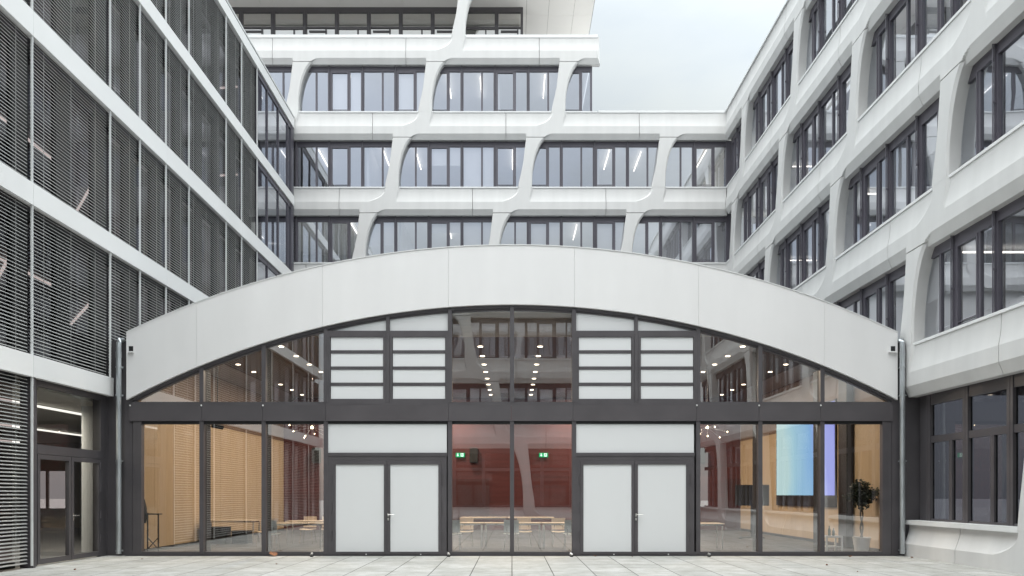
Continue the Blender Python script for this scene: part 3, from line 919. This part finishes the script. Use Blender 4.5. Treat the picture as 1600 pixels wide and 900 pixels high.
for a, b in ((-3, -1), (1, 3)):                                      # added dark board, stops hall light leaking through the white bays
    xa, xb = a * 1.563 + .01, b * 1.563 - .01
    pts = [(xa, .02), (xb, .02)] + [(xb + (xa - xb) * i / 12, fz(inner((xb + (xa - xb) * i / 12) * 62 + 800)) - .02) for i in range(13)]
    MB().prism(pts, .165, .18).build('bay_light_block', 'gasket', hall)
# overflow openings in the fascia ends
for s in (-1, 1):
    x = s * fx(1392.5)
    mb = MB(); mb.box(x - .055, x + .055, -.095, -.088, fz(550.5), fz(542)); mb.build('overflow_opening', 'gasket', hall)
    mb = MB(); mb.box(x - .09 - .04 * s, x + .075, -.17, -.085, fz(552.3), fz(550.6)); mb.build('overflow_lip', 'fascia', hall)
# small clip heads under the mullions
cl = MB()
for px in (205, 316, 412, 1088, 1185, 1281): cl.ball((fx(px), -.06, fz(634)), .022, 8, 5)
cl.build('clip', 'white', hall)
# interior shell
HB = 33.0 - YF; HW = 9.72; ZC = 5.65
def hbox(*a): return MB().box(*a)
for s in (-1, 1):
    mb = MB(); nseg = 11; x0 = s * HW
    for i in range(nseg):
        a = .36 + (HB - .36) * i / nseg; b = .36 + (HB - .36) * (i + 1) / nseg
        mb.box(x0, x0 + s * .08, a + .004, b - .004, .10, 3.78)
    mb.build('wood_wall', 'maple', hall)
    MB().box(x0 + s * .004, x0 + s * .08, .36, HB, 3.785, ZC).build('upper_wall', 'woodceil', hall)
    mb = MB(); mb.box(x0 + s * .004, x0 + s * .02 - s * .03, .36, HB, 0.0, .10); mb.build('skirting', 'black', hall)
    MB().box(x0 + s * .082, x0 + s * .1, .36, HB, 0, ZC).build('wall_core', 'gasket', hall)
MB().box(-HW, HW, HB, HB + .1, 0, ZC).build('rear_wall', 'red', hall)
for px, wd in ((410, .9), (735, 1.6), (1150, .9)):
    x = (px - 800) * 33 / F
    mb = MB(); mb.box(x - wd / 2, x + wd / 2, HB - .04, HB + .0, 0, 2.2); mb.build('inner_door', 'reddoor', hall)
mb = MB(); ys = .62; dy = .10; y = ys
mb.box(-HW, HW, .62, HB, ZC + .03, ZC + .06)
while y < HB: mb.box(-HW, HW, y, y + .075, ZC, ZC + .028); y += .11
mb.build('ceiling', 'woodceil', hall)
mb = MB(); z = ZC - .02
while z < 7.6:
    zt = z + .135
    half = min(HW, math.sqrt(max(0.01, (22.58 ** 2) - (22.58 - (7.79 - zt - .25)) ** 2))) if zt < 7.5 else 0
    if half > .5: mb.box(-half, half, .56, .60, z, zt)
    z += .14
mb.build('bulkhead', 'bulk', hall)
MB().box(-HW, HW, .34, .52, -.03, .05).build('threshold', 'floorin', hall)
fl = MB(); fl.poly([(-9.9, .14, .012), (9.9, .14, .012), (9.9, HB + .1, .012), (-9.9, HB + .1, .012)]); fl.build('hall_flooring', 'floorin', hall)
dl = MB().lathe([(.07, -.012), (.07, 0)], (0, 0, 0), 14).mesh('downlight', M['disc'])
for x in (-8.65, -6.4, -.88, .78, 6.4, 8.65):
    for i in range(8):
        link('downlight', dl, hall, (x, 21.5 + i * 1.49 - YF, ZC - .004))

# --------------------------------------------------------- downpipes
for i, (px, lab) in enumerate(((185.5, 'galvanised downpipe between the blind clad wing and the left end of the arch'),
                               (1410, 'galvanised downpipe between the right end of the arch and the curved white wing'))):
    p = at(px, 868, 19.33)
    t = thing('downpipe', lab, 'downpipe', (p.x, 19.33, 0), 0, 'rain downpipes at the ends of the hall')
    mb = MB(); mb.tube([(0, 0, .06), (0, 0, 5.22)], .062, 16); mb.tube([(0, 0, 2.3), (0, 0, 2.42)], .067, 16); mb.tube([(0, 0, 4.95), (0, 0, 5.1)], .068, 16)
    mb.tube([(0, 0, 5.2), (0, .01, 5.33), (0, .06, 5.40), (0, .2, 5.43)], .06, 16)
    mb.build('pipe', 'galv', t, 40)
    for z in (.12, 2.36, 4.0, 4.7):
        b = MB(); b.tube([(0, 0, z), (0, 0, z + .03)], .074, 16); b.box(-.012, .012, .0, .2, z, z + .03)
        b.box(.07, .11, -.01, .01, z + .002, z + .028)
        b.build('bracket', 'galv', t, 40)

# --------------------------------------------------------- furniture in the hall
def make_table(L=1.62, D=.7):
    t = thing('conference_table', '', 'table')
    MB().box(-L / 2, L / 2, -D / 2, D / 2, .715, .74).build('tabletop', 'tabletop', t, bevel=.004)
    MB().box(-L / 2 + .05, L / 2 - .05, -D / 2 + .05, D / 2 - .05, .675, .714).build('table_frame', 'chrome', t)
    for sx in (-1, 1):
        for sy in (-1, 1):
            MB().tube([(sx * (L / 2 - .05), sy * (D / 2 - .06), 0.012), (sx * (L / 2 - .05), sy * (D / 2 - .06), .68)], .022, 8).build('leg', 'chrome', t, 40)
    return t
tb = make_table()
tables = [(-1.62, 22.05, 0, 'beech conference table at the front, seen at the left end of the central glass'),
          (0.02, 22.05, 0, 'beech conference table at the front, seen across the central mullion'),
          (1.66, 22.05, 0, 'beech conference table at the front, seen at the right end of the central glass'),
          (-1.0, 27.3, 0, 'beech table in the second row behind the central left pane'),
          (0.66, 27.3, 0, 'beech table in the second row behind the central right pane'),
          (-6.1, 21.9, 0, 'beech table behind the grey chair beside the left double door'),
          (-6.0, 23.6, 0, 'beech table in the second row beside the left double door'),
          (-8.75, 24.2, 0, 'beech table against the wooden wall with dark boxes under it'),
          (5.05, 21.7, 0, 'beech table seen at its end beside the right double door')]
def place(src, i, x, y, rz, label, group, z=0.0):
    o = src if i == 0 else copy_tree(src)
    o.location = (x, y, z); o.rotation_euler = (0, 0, rz); o['label'] = label; o['group'] = group
    return o
for i, (x, y, rz, lab) in enumerate(tables): place(tb, i, x, y, rz, lab, 'conference tables in the hall')
def shell(prof, w, th, taper=1.0):
    mb = MB(); n = len(prof); b = 0
    for (y, z, nyy, nzz) in prof:
        for sx in (-1, -.6, 0, .6, 1):
            bow = .02 * (sx * sx)
            mb.v += [(sx * w, y - nyy * bow, z + nzz * bow)]
        for sx in (-1, -.6, 0, .6, 1):
            bow = .02 * (sx * sx)
            mb.v += [(sx * w, y - nyy * (bow + th), z + nzz * (bow - th) if nzz else z)]
    for i in range(n - 1):
        for k in range(4):
            a = i * 10 + k; mb.f += [(a, a + 1, a + 11, a + 10), (a + 5, a + 15, a + 16, a + 6)]
        for k in (0, 4):
            a = i * 10 + k; mb.f.append((a, a + 10, a + 15, a + 5))
    for i in (0, n - 1):
        a = i * 10; mb.f.append(tuple(a + k for k in range(5)) + tuple(a + 9 - k for k in range(5)))
    return mb
def make_chair(mat):
    c = thing('chair', '', 'chair')                                  # faces +y, its back towards -y
    shell([(.22, .44, 0, 1), (.1, .45, 0, 1), (-.1, .445, 0, 1), (-.2, .45, 0, 1)], .215, .014).build('seat', mat, c, 30)
    shell([(-.215, .50, 1, 0), (-.235, .62, 1, 0), (-.255, .74, 1, 0), (-.27, .84, 1, 0)], .205, .014).build('backrest', mat, c, 30)
    mb = MB()
    for sx in (-1, 1): mb.tube([(sx * .12, .1, .43), (sx * .12, -.2, .43), (sx * .12, -.235, .52), (sx * .12, -.255, .66)], .010, 8)
    mb.build('back_frame', 'chrome', c, 40)
    for sx in (-1, 1):
        MB().tube([(sx * .16, .17, .435), (sx * .20, .22, .012)], .011, 8).build('leg', 'chrome', c, 40)
        MB().tube([(sx * .16, -.17, .435), (sx * .20, -.25, .012)], .011, 8).build('leg', 'chrome', c, 40)
    return c
cg = make_chair('chairgrey'); cw = make_chair('chairwood')
greys = [(-1.62, 21.45, 0, 'grey chair with its back to the glass at the left of the central panes'),
         (-.02, 21.45, 0, 'grey chair with its back to the glass behind the central mullion'),
         (1.64, 21.45, 0, 'grey chair with its back to the glass at the right of the central panes'),
         (-6.62, 21.3, .1, 'grey chair on the left side, standing alone in front of a beech table')]
woods = [(-1.35, 22.75, PI, 'pale wooden chair across the table from the left grey chair'),
         (.36, 22.75, PI, 'pale wooden chair across the table from the middle grey chair'),
         (1.38, 22.75, PI, 'pale wooden chair across the table from the right grey chair'),
         (-7.15, 22.6, PI - .3, 'pale wooden chair at the left table end nearest the wooden wall'),
         (-6.4, 24.3, PI, 'pale wooden chair at the far side of the second left table, left of its neighbour'),
         (-5.75, 24.3, PI + .2, 'pale wooden chair at the far side of the second left table, nearest the left door')]
for i, (x, y, rz, lab) in enumerate(greys): place(cg, i, x, y, rz, lab, 'grey chairs in the hall')
for i, (x, y, rz, lab) in enumerate(woods): place(cw, i, x, y, rz, lab, 'pale wooden chairs in the hall')
# dark boxes under the wall table
for i, (x, y, w, h) in enumerate(((-9.15, 24.2, .6, .5), (-8.45, 24.25, .5, .38))):
    mb = MB(); mb.box(-w / 2, w / 2, -.22, .22, .012, h); mb.box(-w / 2 - .01, w / 2 + .01, -.23, .23, h, h + .03)
    o = mb.build('storage_box', 'black', None, bevel=.01); o.location = (x, y, 0)
    tag(o, 'taller black box under the table by the wooden wall' if i == 0 else 'lower black box under the table by the wooden wall', 'box', 'black boxes under the wall table')
# projection screen on the right wall
t = thing('projection_screen', 'large lit projection screen showing a blue picture on the right wall', 'screen', (HW - .06, 25.75, 1.45))
mb = MB(); mb.poly([(0, -2.55, .06), (0, -2.55, 2.9), (0, 2.55, 2.9), (0, 2.55, .06)]); o = mb.build('picture', 'screen', t)
mb = MB(); mb.box(.005, .05, -2.6, 2.6, -.3, 2.95); mb.build('surround', 'black', t)
o = MB().box(-.1, .1, -.28, .28, .012, 5.2).build('loudspeaker_column', 'black', None, bevel=.02); o.location = (9.6, 22.3, 0)
tag(o, 'tall black loudspeaker column beside the blue projection screen', 'loudspeaker')
# display on a stand
t = thing('display_stand', 'dark flat display on a wheeled stand beside the projection screen', 'display', (8.05, 26.0, .012), R(-25))
MB().box(-.55, .55, -.03, .03, 1.15, 1.85).build('display', 'black', t, bevel=.01)
MB().box(-.05, .05, .03, .1, .1, 1.6).build('post', 'black', t)
mb = MB(); mb.box(-.4, .4, -.04, .04, .06, .1); mb.box(-.38, -.32, -.3, .3, .04, .08); mb.box(.32, .38, -.3, .3, .04, .08)
mb.build('foot', 'black', t)
# plant
t = thing('potted_tree', 'small potted tree with a round dark green crown by the right wall', 'plant', (9.27, 20.55, .012))
MB().lathe([(.17, 0), (.22, .36), (.235, .40), (.20, .40), (.19, .34)], (0, 0, 0), 20).build('pot', 'white', t, 40)
mb = MB()
for ph in (0, PI):
    mb.tube([(.03 * math.cos(ph + i * .9), .03 * math.sin(ph + i * .9), .34 + i * .1) for i in range(10)], [.026 - .001 * i for i in range(10)], 7)
for i in range(14):
    a = random.uniform(0, 2 * PI); e = random.uniform(.2, 1.3)
    d = Vector((math.cos(a) * math.cos(e), math.sin(a) * math.cos(e), math.sin(e))); p = Vector((0, 0, 1.22))
    mb.tube([p, p + d * .18, p + d * .36 + Vector((0, 0, .05))], [.012, .008, .004], 5)
mb.build('trunk', 'bark', t, 60)
mb = MB(); clumps = []
for i in range(75):
    v = Vector((random.gauss(0, 1), random.gauss(0, 1), random.gauss(0, 1))).normalized() * random.uniform(.10, .36)
    clumps.append(Vector((0, 0, 1.52)) + Vector((v.x, v.y, v.z * .95)))
for c in clumps:
    for j in range(34):
        p = c + Vector((random.gauss(0, .06), random.gauss(0, .06), random.gauss(0, .05)))
        a = Vector((random.gauss(0, 1), random.gauss(0, 1), random.gauss(0, .6))).normalized(); b = a.cross(Vector((random.gauss(0, 1), random.gauss(0, 1), random.gauss(0, 1)))).normalized()
        L, W = random.uniform(.06, .10), random.uniform(.02, .032)
        mb.poly([p, p + a * L * .5 + b * W, p + a * L, p + a * L * .5 - b * W])
mb.build('crown', 'leafgreen', t)
# white side table with bottles
t = thing('side_table', 'small white square side table near the right end of the glass', 'side table', (8.42, 20.45, .012))
MB().box(-.22, .22, -.22, .22, .40, .44).build('top', 'white', t, bevel=.005)
for sx in (-1, 1):
    for sy in (-1, 1): MB().box(sx * .2 - .02, sx * .2 + .02, sy * .2 - .02, sy * .2 + .02, 0, .40).build('leg', 'white', t)
MB().box(-.18, .18, -.18, .18, .15, .17).build('shelf', 'white', t)
for i, (dx, h) in enumerate(((-.06, .26), (.05, .20))):
    o = MB().lathe([(.035, 0), (.037, .6 * h), (.014, .78 * h), (.014, h)], (0, 0, 0), 12).build('bottle', 'bottle', None, 40)
    o.location = (8.42 + dx, 20.42, .453)
    tag(o, 'taller bottle on the white side table' if i == 0 else 'shorter bottle on the white side table', 'bottle', 'bottles on the white side table')
# exit signs
def exit_sign(x, z, lab):
    t = thing('exit_sign', lab, 'exit sign', (x, 32.93, z), 0, 'green emergency exit signs on the red wall')
    MB().box(-.19, .19, -.03, .06, -.09, .09).build('sign_face', 'signgreen', t)
    mb = MB(); y = -.034
    mb.box(-.12, -.08, y, y + .003, -.01, .065)                     # arrow shaft
    mb.poly([(-.155, y, -.005), (-.10, y, -.065), (-.045, y, -.005)])
    mb.box(.02, .14, y, y + .003, -.07, .07)                        # door
    mb.build('pictogram', 'signwhite', t)
    mb = MB(); y = -.040
    mb.ball((.075, y, .045), .014, 8, 5)
    mb.poly([(.06, y, .028), (.06, y, -.02), (.095, y, -.015), (.09, y, .03)])
    mb.poly([(.06, y, -.015), (.04, y, -.06), (.055, y, -.062), (.078, y, -.018)]); mb.poly([(.078, y, -.015), (.11, y, -.05), (.12, y, -.04), (.095, y, -.012)])
    mb.poly([(.062, y, .028), (.035, y, .0), (.043, y, -.008), (.066, y, .015)]); mb.poly([(.09, y, .028), (.125, y, .008), (.12, y, 0.0), (.088, y, .014)])
    mb.build('running_figure', 'signgreen', t)
exit_sign(-2.2, 3.21, 'green exit sign with a white down arrow in the central left pane')
exit_sign(1.34, 3.21, 'green exit sign with a white down arrow in the central right pane')
# wall loudspeakers
for x, lab in ((-8.3, 'black wall loudspeaker high on the red wall beside the left door'), (-1.62, 'black wall loudspeaker on the red wall right of the left exit sign'), (8.0, 'black wall loudspeaker on the red wall beside the right door')):
    o = MB().box(-.17, .17, -.22, 0, -.32, .32).build('loudspeaker', 'black', None, bevel=.02); o.location = (x, 32.99, 3.2)
    tag(o, lab, 'loudspeaker', 'wall loudspeakers in the hall')
# projector behind the second pane
t = thing('projector', 'small black spotlight hanging at the top of the second pane from the left', 'spotlight', (-7.62, 20.05, 3.30))
mb = MB(); mb.tube([(0, 0, 2.34), (0, 0, .08)], .012, 6); mb.build('stem', 'black', t)
mb = MB(); mb.tube([(-.1, -.1, .02), (.1, .1, -.02)], .06, 10); mb.ball((0, 0, .06), .04); mb.build('head', 'black', t, 40)
# pedestal with a dark coat at the left end
t = thing('stand', 'dark metal stand with a hanging coat by the left edge of the glass', 'stand', (-9.52, 20.25, .012))
mb = MB(); mb.tube([(0, 0, 0), (0, 0, 1.05)], .02, 8); mb.tube([(.28, 0, 0), (.28, 0, 1.0)], .02, 8); mb.box(-.02, .34, -.1, .1, 1.0, 1.03); mb.tube([(0, 0, .1), (.28, 0, .4)], .012, 6); mb.tube([(.28, 0, .1), (0, 0, .4)], .012, 6)
mb.tube([(.28, 0, .02), (.5, -.1, .0)], .015, 6); mb.build('rack', 'black', t)
mb = MB(); mb.lathe([(.05, 0), (.075, .2), (.07, .38), (.03, .55), (.015, .62)], (-.08, -.02, .78), 12); mb.build('coat', 'black', t, 60)
# pendant lamps with a ring of bulbs
def pendant(x, y, z, lab):
    t = thing('pendant_lamp', lab, 'lamp', (x, y, z), 0, 'pendant lamps with many bulbs')
    MB().ball((0, 0, 0), .045, 12, 8).build('bulb', 'bulb', t, 60)
    fr = MB(); fr.tube([(0, 0, .06), (0, 0, ZC - z)], .008, 6)
    for k in range(9):
        a = 2 * PI * k / 9 + .3; e = (-.6, .1, -.25)[k % 3]; r = (.55, .75, .65)[k % 3]
        d = Vector((math.cos(a) * math.cos(e), math.sin(a) * math.cos(e), math.sin(e))) * r
        fr.tube([(0, 0, 0), d * .96], .006, 6)
        MB().ball(tuple(d), .02, 10, 6).build('bulb', 'bulb', t, 60)
    fr.build('lamp_frame', 'steel', t)
pendant(-6.5, 25.2, 3.72, 'many armed pendant lamp glowing beside the left double door')
pendant(6.3, 25.0, 3.70, 'many armed pendant lamp glowing beside the right double door')

# --------------------------------------------------------- small things on the paving
def floor_spot():
    t = thing('floor_spotlight', '', 'spotlight')
    MB().lathe([(.04, 0), (.045, .02), (.02, .03)], (0, 0, 0), 12).build('foot', 'black', t, 40)
    mb = MB(); mb.tube([(0, -.02, .05), (.0, .035, .085)], .032, 10); mb.build('head', 'steel', t, 40)
    return t
fs = floor_spot()
for i, (px, lab) in enumerate(((487, 'tiny floor spotlight on the paving left of the left double door'), (701, 'tiny floor spotlight on the paving at the right jamb of the left double door'),
                               (893, 'tiny floor spotlight on the paving at the left jamb of the right double door'), (1108, 'tiny floor spotlight on the paving right of the right double door'))):
    place(fs, i, (px - 800) * 19.15 / F, 19.15, .5 * i, lab, 'floor spotlights along the glass front')
leafspots = [(426, 869.5, .24, 'large curled brown leaf against the glass left of the left door'), (930, 869.6, .09, 'brown leaf at the foot of the right double door'),
             (988, 870.5, .05, 'tiny brown leaf near the middle of the right double door'), (1292, 884, .08, 'brown leaf on the paving in front of the side table'),
             (117, 891, .07, 'brown leaf on the paving in front of the glazed entrance'), (1328, 870.5, .1, 'brown leaf by the glass in front of the potted tree'),
             (1425, 872, .09, 'brown leaf at the foot of the right downpipe'), (222, 874, .06, 'brown leaf near the left end of the glass front'),
             (432, 882, .05, 'small dark leaf on the paving left of the large curled leaf'), (1340, 894, .05, 'small leaf on the paving nearest the right bottom corner')]
for px, py, s, lab in leafspots:
    Y = EYE * F / (py - VPY); Y = min(Y, 19.38)
    mb = MB(); nn = 9; cz = random.uniform(.35, .7)
    for i in range(nn):
        u = i / (nn - 1); w = math.sin(PI * u) ** .8 * .38 * (1 + .25 * math.sin(u * 17)) + .01
        zc = 2.2 * cz * (u - .5) ** 2 * s
        mb.v += [((u - .5) * s, -w * s, zc + .35 * w * s + .004), ((u - .5) * s, 0, zc + .004), ((u - .5) * s, w * s, zc + .45 * w * s + .004)]
    for i in range(nn - 1):
        for k in range(2): a = i * 3 + k; mb.f.append((a, a + 1, a + 4, a + 3))
    o = mb.build('fallen_leaf', 'dryleaf', None, 60); o.location = ((px - VPX) * Y / F, Y, 0.002); o.rotation_euler = (.5 if s > .2 else 0, 0, random.uniform(0, 6)); o.location.z += .03 if s > .2 else 0
    tag(o, lab, 'leaf', 'fallen leaves on the paving')

# --------------------------------------------------------- ground
mb = MB(); mb.poly([(-150, -150, 0), (150, -150, 0), (150, 250, 0), (-150, 250, 0)])
tag(MB().poly([(-9.7, 19.36, .004), (9.7, 19.36, .004), (9.7, 19.52, .004), (-9.7, 19.52, .004)]).build('dark_base_strip', 'gasket'), 'narrow dark strip between the paving and the glass front', None, None, 'structure')  # flat dark strip laid over the edge of the paving
gnd = tag(mb.build('courtyard_paving', 'paving'), 'pale concrete slab paving with dark open joints', None, None, 'structure')

# --------------------------------------------------------- lights
def area(name, loc, size, power, col, rot=(0, 0, 0), sy=None):
    l = bpy.data.lights.new(name, 'AREA'); l.energy = power; l.color = col; l.size = size
    if sy: l.shape = 'RECTANGLE'; l.size_y = sy
    o = bpy.data.objects.new(name, l); COL.objects.link(o); o.location = loc; o.rotation_euler = rot; return o
HALLP = 90
for x in (-6.4, -2.6, 2.6, 6.4):
    for y in (21.5 + 1.49, 21.5 + 1.49 * 4, 21.5 + 1.49 * 7):
        area('downlight_lamp', (x, y - .3, ZC - .05), .14, HALLP, (1.0, .84, .64))
for x in (-12.2, -16.6): area('strip_lamp', (x, 19, BOT[0] - .25), .022, 75, (1.0, .93, .78), sy=9)
SUN_EL, SUN_AZ = R(58), R(184)                                      # azimuth clockwise from +Y
l = bpy.data.lights.new('sun', 'SUN'); l.energy = 0.5; l.angle = R(40); l.color = (1.0, .97, .93)
so_ = bpy.data.objects.new('sun', l); COL.objects.link(so_)
sd = Vector((math.sin(SUN_AZ) * math.cos(SUN_EL), math.cos(SUN_AZ) * math.cos(SUN_EL), math.sin(SUN_EL)))
so_.rotation_euler = sd.to_track_quat('Z', 'Y').to_euler(); so_.location = sd * 60

w = bpy.data.worlds.new('World'); sc.world = w; w.use_nodes = True
nt = w.node_tree
for n_ in list(nt.nodes): nt.nodes.remove(n_)
L = nt.links.new
out = nt.nodes.new('ShaderNodeOutputWorld'); bg = nt.nodes.new('ShaderNodeBackground'); L(bg.outputs[0], out.inputs[0])
sky = nt.nodes.new('ShaderNodeTexSky'); sky.sky_type = 'NISHITA'; sky.sun_disc = False
sky.sun_elevation = SUN_EL; sky.sun_rotation = SUN_AZ; sky.air_density = 1.0; sky.dust_density = 2.0
tc = nt.nodes.new('ShaderNodeTexCoord')
mp = nt.nodes.new('ShaderNodeMapping'); mp.inputs['Scale'].default_value = (1.0, 1.0, 2.6); L(tc.outputs['Generated'], mp.inputs[0])
nz = nt.nodes.new('ShaderNodeTexNoise'); nz.inputs['Scale'].default_value = 2.3; nz.inputs['Detail'].default_value = 6; nz.inputs['Roughness'].default_value = .5
L(mp.outputs[0], nz.inputs[0])
cr = ramp(nt, nz.outputs['Fac'], [(.36, .72), (.60, .97)])
sp = nt.nodes.new('ShaderNodeSeparateXYZ'); L(tc.outputs['Generated'], sp.inputs[0])
# overcast: brighter towards the zenith and the sun's side
zr = nt.nodes.new('ShaderNodeMapRange'); zr.inputs[1].default_value = 0; zr.inputs[2].default_value = 1; zr.inputs[3].default_value = 4.05; zr.inputs[4].default_value = 40.0
zp = nt.nodes.new('ShaderNodeMath'); zp.operation = 'POWER'; zp.inputs[1].default_value = 3.0; zp.use_clamp = True
L(sp.outputs['Z'], zp.inputs[0]); L(zp.outputs[0], zr.inputs[0])
yr = nt.nodes.new('ShaderNodeMapRange'); yr.inputs[1].default_value = -1; yr.inputs[2].default_value = 1; yr.inputs[3].default_value = .66; yr.inputs[4].default_value = .53
L(sp.outputs['Y'], yr.inputs[0])
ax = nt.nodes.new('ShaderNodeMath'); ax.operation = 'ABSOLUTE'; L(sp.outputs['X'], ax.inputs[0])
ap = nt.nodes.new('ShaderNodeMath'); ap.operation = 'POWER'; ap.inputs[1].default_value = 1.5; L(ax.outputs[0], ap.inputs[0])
af = nt.nodes.new('ShaderNodeMath'); af.operation = 'MULTIPLY_ADD'; af.inputs[1].default_value = 1.5; af.inputs[2].default_value = .85; L(ap.outputs[0], af.inputs[0])  # brighter left and right as well, added to light the side walls
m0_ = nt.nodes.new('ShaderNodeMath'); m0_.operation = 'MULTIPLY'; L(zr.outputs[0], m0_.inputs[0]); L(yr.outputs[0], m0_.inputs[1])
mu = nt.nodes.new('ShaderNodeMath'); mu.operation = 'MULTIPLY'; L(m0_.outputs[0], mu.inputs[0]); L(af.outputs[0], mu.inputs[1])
cc = nt.nodes.new('ShaderNodeMix'); cc.data_type = 'RGBA'; cc.blend_type = 'MULTIPLY'; cc.inputs['Factor'].default_value = 1
cc.inputs['A'].default_value = (.93, .995, 1.0, 1)
cv = nt.nodes.new('ShaderNodeCombineColor'); 
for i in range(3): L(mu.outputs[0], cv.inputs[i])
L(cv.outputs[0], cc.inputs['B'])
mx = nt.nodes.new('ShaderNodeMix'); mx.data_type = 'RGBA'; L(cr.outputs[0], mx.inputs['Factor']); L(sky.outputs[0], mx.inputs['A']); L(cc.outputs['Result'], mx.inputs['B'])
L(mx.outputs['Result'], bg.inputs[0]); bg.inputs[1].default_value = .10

# --------------------------------------------------------- camera and render settings
cam = bpy.data.cameras.new('camera'); cam.lens = 36 * F / 1600; cam.sensor_width = 36; cam.clip_end = 1000; cam.clip_start = .05
cam.shift_y = (VPY - 450) / 1600
co = bpy.data.objects.new('camera', cam); COL.objects.link(co); co.location = (0, 0, EYE); co.rotation_euler = (R(90), 0, 0); sc.camera = co
vs = sc.view_settings; vs.view_transform = 'Standard'; vs.look = 'None'; vs.exposure = 1.22; vs.gamma = 1; vs.use_curve_mapping = False
sc.cycles.use_denoising = True
sc.cycles.max_bounces = 10; sc.cycles.diffuse_bounces = 5; sc.cycles.glossy_bounces = 5; sc.cycles.transparent_max_bounces = 16
sc.cycles.sample_clamp_indirect = 6; sc.cycles.caustics_reflective = False; sc.cycles.caustics_refractive = False
